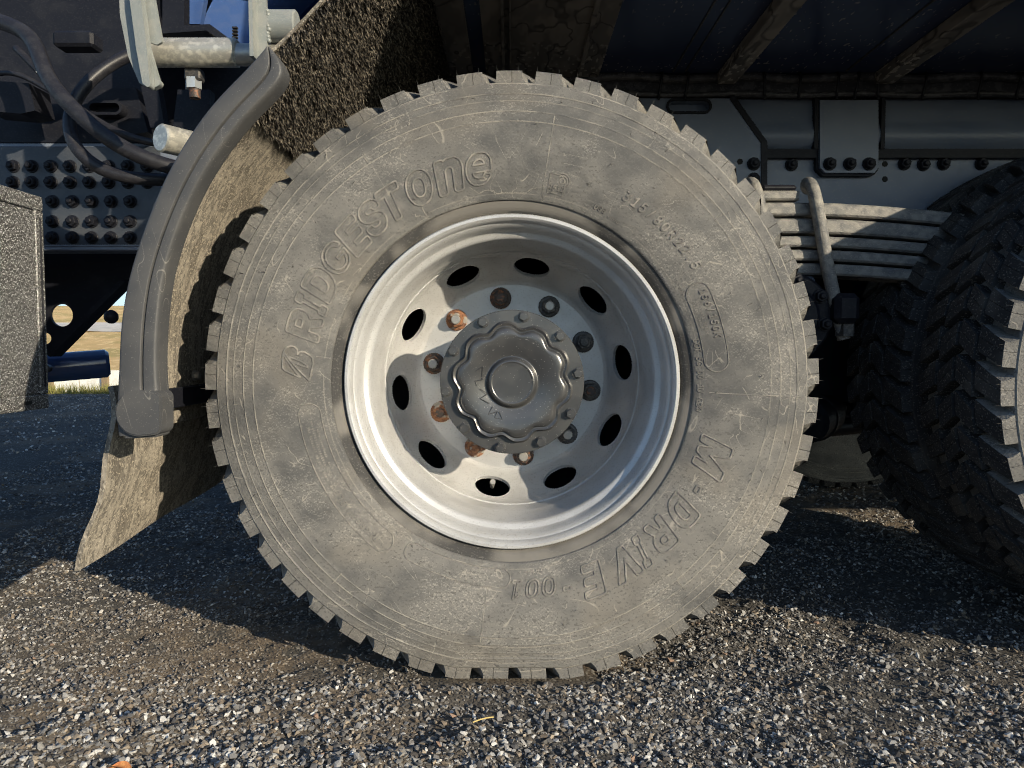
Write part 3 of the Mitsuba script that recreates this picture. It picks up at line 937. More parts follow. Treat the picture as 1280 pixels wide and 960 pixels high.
def dirt_plate(p, n, uv):
    g = fbm(p.x * 26, p.y * 9, p.z * 26, octaves=4)
    ridge = 1 - smoothstep(0.0, 0.05, dr.abs(fbm(p.x * 20 + 9, p.y * 10, p.z * 20, octaves=3) - 0.5))
    spots = smoothstep(0.62, 0.72, noise(p.x * 150, p.y * 70, p.z * 150)) * smoothstep(1.70, 1.80, p.y)
    col = mix((0.225, 0.205, 0.18), (0.145, 0.134, 0.12), smoothstep(0.4, 0.62, g))
    col = mix(col, (0.05, 0.045, 0.042), ridge * 0.8)
    return mix(col, (0.36, 0.33, 0.28), spots)


def flap_color(p, n, uv):
    s = fbm(p.x * 90 + p.z * 30, p.y * 150, p.z * 14, octaves=4)
    t = fbm(p.x * 30, p.y * 34, p.z * 8 + 3, octaves=3)
    f = fbm(p.x * 420, p.y * 420, p.z * 260, octaves=2)
    col = mix((0.260, 0.234, 0.194), (0.150, 0.136, 0.115), smoothstep(0.44, 0.60, s))
    col = mix(col, (0.105, 0.093, 0.078), smoothstep(0.50, 0.68, t) * 0.65)
    col = mix(col, (0.09, 0.08, 0.068), smoothstep(0.60, 0.72, fbm(p.x * 240, p.y * 240, p.z * 150, octaves=2)) * 0.7)
    return mix(col, (0.44, 0.39, 0.31), smoothstep(0.57, 0.70, f) * 0.6)


def flap_bump(p, n, uv):
    return fbm(p.x * 80 + p.z * 15, p.y * 220, p.z * 30, octaves=3) + 0.5 * fbm(p.x * 500, p.y * 500, p.z * 400, octaves=2)


def guard_color(p, n, uv):
    g = fbm(p.x * 20, p.y * 20, p.z * 20, octaves=3)
    f = fbm(p.x * 500, p.y * 500, p.z * 500, octaves=2)
    col = mix((0.058, 0.059, 0.062), (0.070, 0.070, 0.071), smoothstep(0.4, 0.65, g))
    sc = scratches(p.x + 0.3 * p.z, p.z - 0.3 * p.x, p.y, 40, 0.006) * smoothstep(0.58, 0.66, noise(p.x * 12, p.y, p.z * 12))
    col = mix(col, (0.26, 0.245, 0.22), sc * 0.5)
    return mix(col, (0.25, 0.235, 0.20), smoothstep(0.77, 0.82, f) * 0.4)


def glitter_color(p, n, uv):
    c = cell_rand(dr.floor(p.x * 520), dr.floor(p.y * 520), dr.floor(p.z * 520))
    f = fbm(p.x * 260, p.y * 260, p.z * 260, octaves=3)
    col = mix((0.055, 0.055, 0.056), (0.17, 0.17, 0.168), smoothstep(0.4, 0.65, f))
    return mix(col, (0.75, 0.76, 0.77), smoothstep(0.84, 0.98, c))


def fine_bump(p, n, uv):
    return fbm(p.x * 300, p.y * 300, p.z * 300, octaves=3)


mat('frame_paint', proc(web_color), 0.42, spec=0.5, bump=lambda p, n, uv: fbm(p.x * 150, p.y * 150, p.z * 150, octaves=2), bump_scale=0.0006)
mat('black_paint', proc(dusty((0.011, 0.012, 0.017), (0.05, 0.05, 0.052), 0.15, 25, 350, hi=0.8, speck=0.2)), 0.45, spec=0.16)
mat('hose_rubber', proc(dusty((0.015, 0.015, 0.019), (0.05, 0.05, 0.052), 0.25, 60, 500, speck=0.25)), 0.42, spec=0.35)
mat('wet_paint', proc(wet_under), 0.22, spec=0.6)
mat('muddy_plate', proc(dirt_plate), 0.6, spec=0.4, bump=lambda p, n, uv: fbm(p.x * 60, p.y * 40, p.z * 60, octaves=3), bump_scale=0.004)
mat('muddy_rubber', proc(flap_color), 0.9, spec=0.15, bump=flap_bump, bump_scale=0.004, eps=8e-4)
mat('guard_plastic', proc(guard_color), 0.5, spec=0.4, bump=fine_bump, bump_scale=0.0002, eps=6e-4)
mat('glitter_panel', proc(glitter_color), 0.35, spec=0.7, metallic=0.2, bump=fine_bump, bump_scale=0.0012, eps=6e-4)
mat('bristle_fibre', proc(dusty((0.024, 0.023, 0.022), (0.27, 0.235, 0.19), 0.7, 240, 420, lo=0.46, hi=0.68, speck=0.6)), 0.8, spec=0.2)
mat('spring_steel', proc(dusty((0.105, 0.108, 0.112), (0.33, 0.31, 0.27), 0.7, 60, 420, lo=0.2, hi=0.85)), 0.6, spec=0.4, bump=fine_bump, bump_scale=0.0015)
mat('grey_paint', proc(dusty((0.20, 0.218, 0.212), (0.27, 0.27, 0.25), 0.4, 40, 350)), 0.4, spec=0.5)
mat('blue_black_gloss', proc(dusty((0.042, 0.085, 0.225), (0.12, 0.15, 0.22), 0.15, 40, 500, speck=0.15)), 0.16, spec=0.7)  # blue base also stands in for sky reflected on the pipe
mat('zinc_nut', (0.62, 0.66, 0.68), 0.3, metallic=0.7)
mat('plate_paint', proc(dusty((0.038, 0.045, 0.057), (0.070, 0.074, 0.080), 0.5, 18, 350, speck=0.3)), 0.42, spec=0.4)
mat('loom_cover', proc(dusty((0.060, 0.060, 0.063), (0.20, 0.195, 0.19), 0.4, 60, 300)), 0.42, spec=0.5)
mat('white_print', (0.6, 0.6, 0.58), 0.7)

# ------------------------------------------------------------------ chassis frame
FR = thing('frame_rail', 'grey blue chassis rail with rows of black bolts above the leaf spring', parent=TRUCK)
FY = 2.0
Z0, Z1 = 0.835, 1.088
rail = trimesh.util.concatenate([boxm(-3.2, 3.4, FY, FY + 0.010, Z0, Z1), boxm(-3.2, 3.4, FY + 0.002, FY + 0.085, Z0 - 0.010, Z0, 0.002), boxm(-3.2, 3.4, FY + 0.002, FY + 0.085, Z1, Z1 + 0.010, 0.002)])
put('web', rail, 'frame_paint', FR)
# bolts: rows at the left and the row right of the tyre
bolt0 = hexnut((0, 0, 0), (0, -1, 0), 0.0135, 0.012, washer=0.0165, stud=0.007)
bshare = mikit.ply(bolt0, 'black_paint')


def bolt(p, parent, share=bshare):
    put('bolt', None, 'black_paint', parent, share=share, to_world=T().translate([float(x) for x in p]).rotate([0, 1, 0], float(rng.uniform(0, 60))))


for row, (y, xs) in enumerate(((208, (17, 40, 64, 88, 112, 136, 160, 184)), (228, (17, 40, 64, 88, 112, 136, 160, 184)), (252, (66, 91, 115, 139, 163)), (277, (66, 91, 115, 139, 163)), (297, (66, 91, 115, 139, 163)))):
    for x in xs:
        bolt(at(x, y, FY - 0.001), FR)
for x, y in ((942, 205), (942, 224), (989, 206), (1130, 205), (1154, 206), (1179, 205), (1226, 205)):
    bolt(at(x, y, FY - (0.035 if x < 950 else 0.001)), FR)
for x, y in ((1106, 205), (1106, 224), (920, 206)):
    p = at(x, y, FY)
    put('bolt_hole', cyl(p + [0, -0.0006 - (0.034 if x < 930 else 0), 0], p + [0, 0.004 - (0.034 if x < 930 else 0), 0], 0.0075, 20), 'black_cavity', FR)
# the plate that the left rows of bolts hold
lower = at(0, 312, FY)[2]
put('bracket_plate', boxm(-1.40, at(196, 0, FY)[0], FY - 0.0005 - 0.0001, FY + 0.0002, Z0 + 0.004, Z1), 'plate_paint', FR)
# gusset plate with cut corner, lifting plate with three bolts
gus = Polygon([xz(x, y, FY - 0.034) for x, y in ((790, 123), (916, 123), (955, 178), (955, 260), (790, 260))])
slot = LineString([xz(842, 133, FY - 0.034), xz(880, 133, FY - 0.034)]).buffer(0.013, 8)
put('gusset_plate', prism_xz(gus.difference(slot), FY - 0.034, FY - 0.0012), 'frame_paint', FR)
for a_, b_ in (((916, 123), (955, 178)), ((955, 178), (955, 262))):
    p_, q_ = np.array(xz(*a_, FY - 0.035)), np.array(xz(*b_, FY - 0.035))
    put('weld_seam', prism_xz(LineString([p_, q_]).buffer(0.0075, 4), FY - 0.0365 - 0.001 * (a_[0] > 930), FY - 0.0008), 'black_paint', FR)
put('slot_rim', prism_xz(slot.buffer(0.006, 8).difference(slot), FY - 0.039, FY - 0.0342), 'black_paint', FR)
mp = Polygon([xz(x, y, FY - 0.030) for x, y in ((1025, 125), (1098, 125), (1098, 210), (1093, 216), (1032, 216), (1025, 209))])
mpl = put('mounting_plate', prism_xz(mp, FY - 0.030, FY - 0.020), 'frame_paint', FR)
put('mounting_spacer', prism_xz(mp.buffer(0.005, 2), FY - 0.020, FY - 0.0012), 'black_paint', FR)
for x in (1037, 1062, 1086):
    bolt(at(x, 205, FY - 0.031), FR)
# subframe on top of the rail, with its rolled profile
SF = thing('subframe', 'rolled dark grey subframe beam lying on the chassis rail', parent=TRUCK)
zs = [at(0, y, FY)[2] for y in (125, 140, 152, 160, 168, 178, 186)]
prof = [(FY - 0.004, zs[0]), (FY - 0.010, zs[1]), (FY - 0.010, zs[2]), (FY - 0.018, zs[3]), (FY - 0.024, zs[4]), (FY - 0.022, zs[5]), (FY - 0.004, zs[6] - 0.002), (FY + 0.05, zs[6] - 0.002), (FY + 0.05, zs[0])]
g = Polygon(prof)
m = trimesh.creation.extrude_polygon(g, 3.3, engine='earcut')
v = np.array(m.vertices)
sub = trimesh.Trimesh(np.stack([v[:, 2], v[:, 0], v[:, 1]], -1), np.array(m.faces), process=False)
sub.fix_normals()
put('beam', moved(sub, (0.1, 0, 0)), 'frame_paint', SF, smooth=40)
put('seam', boxm(0.1, 3.4, FY - 0.020, FY + 0.02, at(0, 197, FY - 0.02)[2], at(0, 186, FY - 0.02)[2]), 'black_paint', SF)
for x in (1019, 1102):
    put('web_stiffener', boxm(at(x, 0, FY)[0] - 0.005, at(x, 0, FY)[0] + 0.005, FY - 0.026, FY, zs[6] - 0.006, zs[0]), 'black_paint', SF)

# cable loom tied along the top of the subframe
LO = thing('cable_loom', 'black cable conduits tied along the top of the frame', parent=TRUCK)
for y, r, w in ((97, 0.0105, 2.0), (118, 0.0068, 1.2)):
    pts = [at(520 + 40 * k, y + w * math.sin(k * 1.7), FY - 0.030) for k in range(24)]
    put('conduit', tube(pts, r, 12, 4), 'loom_cover', LO, smooth=True)
put('channel', boxm(-0.25, 3.3, FY - 0.018, FY + 0.02, at(0, 123, FY)[2], at(0, 91, FY)[2], 0.004), 'loom_cover', LO)
for x in (826, 858, 953, 1000, 1050, 1075, 1100, 1156, 1230, 1278):
    x = x + rng.uniform(-3, 3)
    p, q = at(x, 92, FY - 0.044), at(x + rng.uniform(-6, 2), 124, FY - 0.042)
    put('cable_tie', tube([p + [0, 0.015, 0.004], p + [0, 0, 0], (p + q) / 2, q], 0.0035, 6, 4), 'hose_rubber', LO, smooth=True)
# far rail, cross members
FF = thing('far_frame_rail', 'chassis rail on the far side, in deep shade', parent=TRUCK)
put('web', boxm(-1.0, 3.4, 2.84, 2.86, Z0, 1.24), 'black_paint', FF)
for x in (0.35, 1.05, 2.2):
    put('cross_member', boxm(x, x + 0.12, FY + 0.09, 2.84, Z0 + 0.02, Z1 - 0.02, 0.005), 'black_paint', FF)

# ------------------------------------------------------------------ dump body
DB = thing('dump_body', 'dark blue black underside of the tipping body over the frame', parent=TRUCK)
ZB = 1.262
put('floor', boxm(-0.20, 3.3, 1.30, 3.72, ZB, ZB + 0.02), 'wet_paint', DB)
put('side_wall', prism_xz([(-0.05, ZB - 0.004), (0.03, 1.50), (0.16, 2.35), (3.3, 2.35), (3.3, ZB - 0.028), (0.30, ZB - 0.028), (0.28, ZB - 0.004)], 1.265, 1.298), 'black_paint', DB)
put('far_side_wall', boxm(0.0, 3.3, 3.722, 3.75, ZB, 2.35), 'black_paint', DB)
put('front_wall', boxm(0.162, 0.192, 1.30, 3.72, ZB + 0.021, 2.4), 'black_paint', DB)
# cross bearers: the muddy folded plate over the wheel and thin ribs further right
bz = ZB - 0.012
put('cross_bearer', boxm(-0.155, -0.096, 1.32, 2.02, bz, ZB - 0.001, 0.001), 'muddy_plate', DB, label='narrow muddy steel strip beside the dark gap')
pl = put('cross_bearer', boxm(-0.064, 0.216, 1.32, 1.975, bz, ZB - 0.001, 0.001), 'muddy_plate', DB, label='broad mud caked plate above the foreground wheel')
for x, w in ((-0.020, 0.007), (-0.004, 0.004), (0.166, 0.010)):
    put('fold', boxm(x - w / 2, x + w / 2, 1.321, 1.97, bz - 0.010, bz - 0.0005, 0.001), 'muddy_plate', DB)
for x0 in (at(905, 85, 1.90)[0], at(1108, 82, 1.90)[0]):
    put('floor_rib', boxm(x0, x0 + 0.045, 1.32, 1.96, ZB - 0.030, ZB - 0.001, 0.002), 'muddy_plate', DB, label=f'dusty flat rib under the tipping body, {"left" if x0 < 0.7 else "right"} of the two in view')
put('floor_rib', boxm(1.75, 1.80, 1.32, 3.0, ZB - 0.030, ZB - 0.001, 0.002), 'muddy_plate', DB)
for x in (0.40, 0.43, 0.83):
    put('weld_seam', boxm(x, x + 0.003, 1.32, 1.95, ZB - 0.003, ZB + 0.001), 'dark_steel', DB)

# ------------------------------------------------------------------ leaf spring and bogie trunnion
LS = thing('leaf_spring', 'stack of dusty steel leaves clamped by a U bolt behind the foreground wheel', parent=TRUCK)
SY = 1.76
for k, (y0, y1, x1, droop) in enumerate(((238, 250, 1004, 0), (253, 269, 1290, 14), (273, 291, 1290, 16), (295, 308, 1270, 16), (312, 325, 1250, 16), (329, 343, 1230, 14))):
    za, zb = at(0, y1, SY)[2], at(0, y0, SY)[2]
    xa, xb = at(800, 0, SY)[0], at(x1, 0, SY)[0]
    n = 24
    xs = np.linspace(xa, xb, n)
    mid = at(985, 0, SY)[0]
    dz = -0.05 * np.clip((xs - mid - 0.05) / 0.55, 0, 1) ** 1.6 - 0.05 * np.clip((mid - 0.05 - xs) / 0.55, 0, 1) ** 1.6
    if k == 0:
        dz = dz * 0
    c = 0.004
    sec = [(SY, za + c), (SY + c, za), (SY + 0.09 - c, za), (SY + 0.09, za + c), (SY + 0.09, zb - c), (SY + 0.09 - c, zb), (SY + c, zb), (SY, zb - c)]
    V = np.array([[(x, yy, zz + d) for yy, zz in sec] for x, d in zip(xs, dz)]).reshape(-1, 3)
    F = []
    s = len(sec)
    for i in range(n - 1):
        for j in range(s):
            F.append((i * s + j, (i + 1) * s + j, (i + 1) * s + (j + 1) % s, i * s + (j + 1) % s))
    F = np.array(F)
    F = np.vstack([F[:, [0, 1, 2]], F[:, [0, 2, 3]]])
    caps = [(0, j, j + 1) for j in range(1, s - 1)] + [((n - 1) * s, (n - 1) * s + j + 1, (n - 1) * s + j) for j in range(1, s - 1)]
    lm = trimesh.Trimesh(V, np.vstack([F, caps]), process=False)
    lm.fix_normals()
    put('leaf', lm, 'spring_steel', LS, smooth=30)
UD = SY - 0.020
for dx in (0, -72):
    pts = [at(1010 + dx, 236, UD + 0.11), at(1010 + dx, 229, UD + 0.05), at(1016 + dx, 236, UD + 0.008), at(1022 + dx, 262, UD), at(1032 + dx, 320, UD), at(1048 + dx, 395, UD), at(1055 + dx, 424, UD)]
    put('u_bolt', tube(pts, 0.0145, 14, 6), 'spring_steel', LS, smooth=True, label='bent round U bolt over the spring leaves' if dx == 0 else None)
    q = at(1054 + dx, 386, UD)
    put('clamp_block', boxm(q[0] - 0.030, q[0] + 0.026, UD - 0.035, UD + 0.06, q[2] - 0.034, q[2] + 0.034, 0.012), 'black_paint', LS)
    q = at(1056 + dx, 412, UD)
    put('clamp_nut', moved(trimesh.creation.cylinder(0.022, 0.030, sections=6), q), 'dark_steel', LS)
put('saddle', boxm(at(958, 0, SY)[0], at(1002, 0, SY)[0], SY + 0.004, SY + 0.088, at(0, 238, SY)[2] + 0.001, at(0, 230, SY)[2], 0.005), 'black_paint', LS)
put('seat_block', boxm(at(930, 0, SY)[0], at(1030, 0, SY)[0], SY + 0.01, SY + 0.10, at(0, 385, SY)[2], at(0, 344, SY)[2], 0.008), 'frame_paint', LS)
TB = thing('trunnion', 'round dark trunnion hub under the leaf spring', parent=TRUCK)
tp = at(986, 396, 1.74)
prof = [(0.0, -0.012), (0.060, -0.012), (0.066, -0.004), (0.072, 0.0), (0.094, 0.0), (0.100, 0.006), (0.100, 0.05), (0.085, 0.06), (0.085, 1.4)]
m = revolve_y(prof, 64)
put('housing', moved(m, tp), 'black_paint', TB, smooth=35)
for k in range(8):
    a = k * math.pi / 4 + 0.2
    put('bolt', None, 'black_paint', TB, share=bshare, to_world=T().translate([float(x) for x in polar(tp, 0.083, a, -0.0005)]))
# axles, brake chambers, torque rods
AX = thing('axle', 'dark axle housing with brake gear between the wheels', parent=TRUCK)
for cx in (0.0, 1.4):
    put('housing', cyl((cx, 2.02, 0.517), (cx, 3.15, 0.517), 0.085, 32), 'black_paint', AX, smooth=True)
    put('differential', moved(trimesh.creation.icosphere(3, 0.20), (cx, 2.55, 0.50)), 'black_paint', AX, smooth=True)
q = at(1020, 525, 2.15)
put('brake_chamber', cyl(q + [-0.05, -0.05, 0.0], q + [0.06, 0.09, 0.012], 0.062, 28, chamfer=0.012), 'black_paint', AX, smooth=35)
put('chamber_band', cyl(q + [-0.004, 0.012, 0.004], q + [0.008, 0.028, 0.006], 0.068, 28, chamfer=0.003), 'hose_rubber', AX, smooth=35)
bel = []
for k in range(9):
    a = at(1040 + k * 7, 510, 2.3)
    bel.append(cyl(a, a + [0.010, 0.004, 0], 0.026 if k % 2 else 0.020, 18))
put('bellows', trimesh.util.concatenate(bel), 'hose_rubber', AX, smooth=30)
put('torque_rod', tube([at(1030, 535, 2.25), at(1100, 528, 2.35), at(1150, 520, 2.4)], 0.026, 14), 'black_paint', AX, smooth=True)
put('torque_rod', tube([at(960, 470, 2.4), at(1200, 440, 2.45)], 0.035, 14), 'black_paint', AX, smooth=True)
put('bogie_beam', boxm(0.45, 1.15, 2.16, 2.76, 0.42, 0.83, 0.02), 'black_paint', AX)
SG = thing('sun_blocker', 'unseen dark box added behind the rear wheels to block the sun', parent=TRUCK)  # out of view; added to cut off the sunlit strip under the truck
put('panel', boxm(2.02, 3.2, 1.36, 1.95, 0.575, 1.25, 0.01), 'black_paint', SG)

# ------------------------------------------------------------------ mudguard
MG = thing('mudguard', 'grey plastic mudguard with rounded rim in front of the foreground wheel', parent=TRUCK)
GD = 1.24
outer_px = [(146, 545), (144, 515), (146, 470), (149, 410), (160, 345), (180, 282), (206, 220), (238, 165), (270, 123), (300, 92), (320, 72), (333, 59)]
inner_px = [(198, 545), (199, 515), (196, 470), (197, 410), (205, 345), (222, 287), (247, 231), (274, 187), (303, 150), (328, 124), (345, 106), (353, 90), (349, 74), (336, 58)]


def curve(pts, n):
    P = np.array(pts, float)
    t = np.concatenate([[0], np.cumsum(np.linalg.norm(np.diff(P, axis=0), axis=1))])
    return CubicSpline(t / t[-1], P)(np.linspace(0, 1, n))


def ribbon(rows):
    """A sheet through rows of points, all rows equally long."""
    V = np.array(rows)
    a, b = V.shape[:2]
    i, j = np.meshgrid(np.arange(a - 1), np.arange(b - 1), indexing='ij')
    f = np.stack([i * b + j, i * b + j + 1, (i + 1) * b + j + 1, (i + 1) * b + j], -1).reshape(-1, 4)
    return trimesh.Trimesh(V.reshape(-1, 3), np.vstack([f[:, [0, 1, 2]], f[:, [0, 2, 3]]]), process=False)


NO = 90
oc, ic = curve(outer_px, NO), curve(inner_px, NO)
sect = [(0.00, 0.060), (0.00, 0.012), (0.015, 0.005), (0.05, 0.001), (0.12, -0.001), (0.35, -0.002), (0.57, -0.0015), (0.60, 0.000), (0.615, 0.0040), (0.63, 0.0045), (0.645, 0.0020), (0.67, 0.000), (0.90, 0.000), (0.96, 0.002), (0.99, 0.006), (1.0, 0.012), (1.0, 0.040), (0.95, 0.042), (0.94, 0.020)]
rows = []
for k in range(NO):
    a, b = at(*oc[k], GD - 0.012), at(*ic[k], GD - 0.012)
    # the rim's last stretch rounds off at its upper end
    rows.append([a + (b - a) * u + [0, dy, 0] for u, dy in sect])
rim = ribbon(rows)
put('rim_trim', rim, 'guard_plastic', MG, smooth=50)
# the rounded boot at the rim's lower end
bd_ = GD - 0.026
boot = unary_union([Polygon([xz(x, y, bd_) for x, y in ((170, 489), (201, 489), (201, 543), (172, 546))]), Point(*xz(172, 517, bd_)).buffer(0.0365, 16)])
boot = boot.buffer(-0.012, 8).buffer(0.012, 8)
put('end_boot', trimesh.util.concatenate([prism_xz(boot.buffer(-0.0025, 8), bd_, bd_ + 0.0025), prism_xz(boot, bd_ + 0.0025, GD + 0.02)]), 'guard_plastic', MG)
put('boot_lip', prism_xz(Polygon([xz(x, y, bd_) for x, y in ((152, 536), (190, 536), (190, 548), (152, 549))]), bd_ + 0.012, GD + 0.03), 'guard_plastic', MG)
# the curved sheet over the wheel, extruded along the axle
SHEET = [(146, 545), (144, 515), (146, 470), (149, 410), (160, 345), (180, 282), (206, 220), (238, 165), (270, 123), (300, 92), (320, 73), (334, 61), (396, -1), (470, -75), (530, -138)]
sc_ = curve(SHEET, 70)
yb = 2.06
sheet_rows = []
for px, py in sc_:
    p = at(px, py, GD)
    sheet_rows.append(np.array([p[0], p[2]]))
sheet_rows = np.array(sheet_rows)
tg = np.gradient(sheet_rows, axis=0)
tg /= np.linalg.norm(tg, axis=1, keepdims=True)
nrm = np.stack([tg[:, 1], -tg[:, 0]], -1)      # towards the wheel


def sheet_mesh(rows_, off0, off1, y0, y1, ny=2):
    a = rows_ + nrm[:len(rows_)] * off0
    b = rows_ + nrm[:len(rows_)] * off1
    loop = np.vstack([a, b[::-1]])
    return prism_xz(Polygon(loop), y0, y1)


put('sheet', sheet_mesh(sheet_rows, 0.004, 0.009, GD + 0.001, yb), 'muddy_rubber', MG, smooth=40, label='mud caked inner sheet of the mudguard')
put('clamp_strip', boxm(at(146, 0, GD)[0] - 0.002, at(146, 0, GD)[0] + 0.012, GD + 0.03, yb - 0.02, at(0, 520, GD)[2], at(0, 492, GD)[2], 0.002), 'black_paint', MG)
for dd in (1.50, 1.56, 1.66, 1.80):
    put('bolt', hexnut((at(146, 0, GD)[0] + 0.001, dd, at(0, 478, GD)[2]), (1, 0, 0), 0.008, 0.008, washer=0.011), 'pale_steel', MG)
# mud flap below
FL = [(141, 482), (142, 540), (134, 590), (121, 640), (98, 713)]
fc = curve(FL, 14)
fa, fb = [], []
for k, (px, py) in enumerate(fc):
    p = at(px, py, 1.315)
    t = (k / 13) ** 2
    fa.append((p, p + np.array([0.012, 0.66, 0.045 * t])))
N1 = 16
front = [[a + (b - a) * s + np.array([0.004 * math.sin(s * 9 + k), 0, 0]) for s in np.linspace(0, 1, N1)] for k, (a, b) in enumerate(fa)]
F_ = np.array(front)
back = F_ + np.array([-0.009, 0, -0.002])
flap = trimesh.util.concatenate([ribbon(F_), ribbon(back), ribbon([F_[:, 0], back[:, 0]]), ribbon([F_[-1], back[-1]]), ribbon([F_[:, -1], back[:, -1]])])
put('mud_flap', flap, 'muddy_rubber', MG, smooth=40, label='brown mud streaked rubber mud flap')
# bristle mat under the upper part of the sheet
i0 = int(np.argmin(np.linalg.norm(sc_ - np.array([276, 116]), axis=1)))
mat_rows = sheet_rows[i0:]
arc = np.concatenate([[0], np.cumsum(np.linalg.norm(np.diff(mat_rows, axis=0), axis=1))])
r_ = np.random.default_rng(5)
NBR = 34000
s = r_.uniform(0, arc[-1], NBR)
yy = r_.uniform(GD + 0.003, yb - 0.01, NBR)
bx, bzv = np.interp(s, arc, mat_rows[:, 0]), np.interp(s, arc, mat_rows[:, 1])
nx_, nz_ = np.interp(s, arc, nrm[i0:, 0]), np.interp(s, arc, nrm[i0:, 1])
L = r_.uniform(0.008, 0.017, NBR)
d = np.stack([nx_ + r_.normal(0, 0.55, NBR), r_.normal(-0.05, 0.6, NBR), nz_ - 0.25 + r_.normal(0, 0.55, NBR)], -1)
d /= np.linalg.norm(d, axis=1, keepdims=True)
w = np.cross(d, r_.normal(size=(NBR, 3)))
w /= np.linalg.norm(w, axis=1, keepdims=True)
w *= r_.uniform(0.0009, 0.0018, NBR)[:, None]
base = np.stack([bx + nx_ * 0.008, yy, bzv + nz_ * 0.008], -1)
mid = base + d * L[:, None] * 0.6
tip = mid + (d + np.array([0.0, 0, -0.5])) * L[:, None] * 0.45
V = np.stack([base - w, base + w, mid - w * 0.8, mid + w * 0.8, tip], 1).reshape(-1, 3)
k5 = np.arange(NBR)[:, None] * 5
F = np.concatenate([k5 + [0, 1, 3], k5 + [0, 3, 2], k5 + [2, 3, 4]])
put('bristle_mat', trimesh.Trimesh(V, F, process=False), 'bristle_fibre', MG, kind='stuff', label='dense bristle mat lining the top of the mudguard')

# ------------------------------------------------------------------ left of the mudguard
SB = thing('side_box', 'sparkling rough black storage box at the left edge', parent=TRUCK)
XS, YB, ZL, ZT = -1.092, 1.800, 0.434, 0.922
put('body', boxm(-2.3, XS - 0.0005, 1.25, YB - 0.003, ZL + 0.004, ZT - 0.004, 0.004), 'glitter_panel', SB)
put('panel', boxm(XS, XS + 0.003, 1.26, YB - 0.034, ZL + 0.036, ZT - 0.036, 0.001), 'glitter_panel', SB)
put('top_trim', boxm(XS - 0.01, XS + 0.006, 1.25, YB - 0.001, ZT - 0.033, ZT, 0.002), 'glitter_panel', SB)
put('bottom_trim', boxm(XS - 0.01, XS + 0.006, 1.25, YB - 0.001, ZL, ZL + 0.033, 0.002), 'glitter_panel', SB)
put('edge_trim', boxm(XS - 0.01, XS + 0.0055, YB - 0.030, YB, ZL + 0.0335, ZT - 0.0335, 0.002), 'glitter_panel', SB)
put('edge_bead', boxm(XS, XS + 0.008, YB - 0.016, YB - 0.012, ZL + 0.05, ZT - 0.05, 0.001), 'black_paint', SB)
put('slot', boxm(XS, XS + 0.0065, 1.705, 1.735, ZL + 0.013, ZL + 0.021), 'black_cavity', SB)

HO = thing('hose_bundle', 'black rubber hoses looping before the chassis at upper left', parent=TRUCK)
put('hose', tube([at(-40, 0, 1.75), at(0, 27, 1.72), at(38, 48, 1.70), at(56, 88, 1.68), at(88, 132, 1.66), at(140, 176, 1.66), at(205, 206, 1.68), at(260, 215, 1.72)], 0.0165, 16), 'hose_rubber', HO, smooth=True)
put('hose', tube([at(190, 60, 1.80), at(155, 72, 1.78), at(118, 96, 1.75), at(90, 136, 1.72), at(92, 178, 1.70), at(125, 210, 1.70), at(185, 224, 1.72), at(250, 226, 1.78)], 0.0140, 16), 'hose_rubber', HO, smooth=True)
put('hose', tube([at(20, 60, 1.85), at(70, 110, 1.83), at(120, 150, 1.82), at(190, 178, 1.82), at(240, 180, 1.84)], 0.0085, 10), 'hose_rubber', HO, smooth=True)
put('hose', tube([at(0, 92, 1.85), at(30, 96, 1.84), at(60, 112, 1.83), at(80, 120, 1.82)], 0.006, 10), 'hose_rubber', HO, smooth=True)
# broken white print on the hoses
for pts, n in (([(46, 90), (56, 104), (68, 118), (84, 134)], 9),):
    for k in range(n):
        if k in (3, 6):
            continue
        t = k / (n - 1) * 2.99
        i = int(t)
        a = np.array(pts[i]) + (np.array(pts[i + 1]) - np.array(pts[i])) * (t - i)
        p = at(*a, 1.80)
        put('print_mark', moved(trimesh.creation.icosphere(1, 0.0022), p), 'white_print', HO)
txt = text_poly('HYDRAULIC', 0.006)

BR = thing('cylinder_bracket', 'pale grey steel bracket holding a galvanised crossbar', parent=TRUCK)
put('side_plate', plate([(146, -60), (174, -60), (178, 0), (183, 50), (197, 98), (203, 104), (190, 111), (174, 104), (160, 70), (150, 20)], 1.47, 0.014, soft=0.006), 'grey_paint', BR)
put('rib_plate', plate([(160, -60), (172, -60), (176, 0), (182, 45), (186, 90), (188, 112), (178, 104), (170, 60), (162, 0)], 1.45, 0.019, soft=0.004), 'grey_paint', BR)
put('web_plate', plate([(178, -60), (150, -120), (192, -10), (203, 52), (196, 56), (184, 52)], 1.476, 0.006, soft=0.004), 'grey_paint', BR)
bar0, bar1 = at(181, 66, 1.55), at(298, 66, 1.55)
put('crossbar', cyl(bar0, bar1, 0.0275, 36, chamfer=0.004), 'galvanised', BR, smooth=35, label='mottled galvanised crossbar')
put('spindle', cyl(bar1 + [-0.002, 0, -0.004], bar1 + [0.10, 0, -0.004], 0.0215, 28), 'pale_steel', BR, smooth=35)
put('strut', plate([(309, -60), (330, -60), (334, 70), (312, 70)], 1.50, 0.012), 'grey_paint', BR)
put('strut_flange', plate([(309, -60), (314, -60), (317, 70), (312, 70)], 1.47, 0.030), 'grey_paint', BR)
put('boss', cyl(at(334, 33, 1.53), at(372, 33, 1.53), 0.030, 28, chamfer=0.003), 'grey_paint', BR, smooth=35)
for k in range(9):
    put('weld_bead', moved(trimesh.creation.icosphere(2, 0.0048), at(334.0 + (k % 3), 14 + k * 4.6, 1.505)), 'grey_paint', BR, smooth=True)
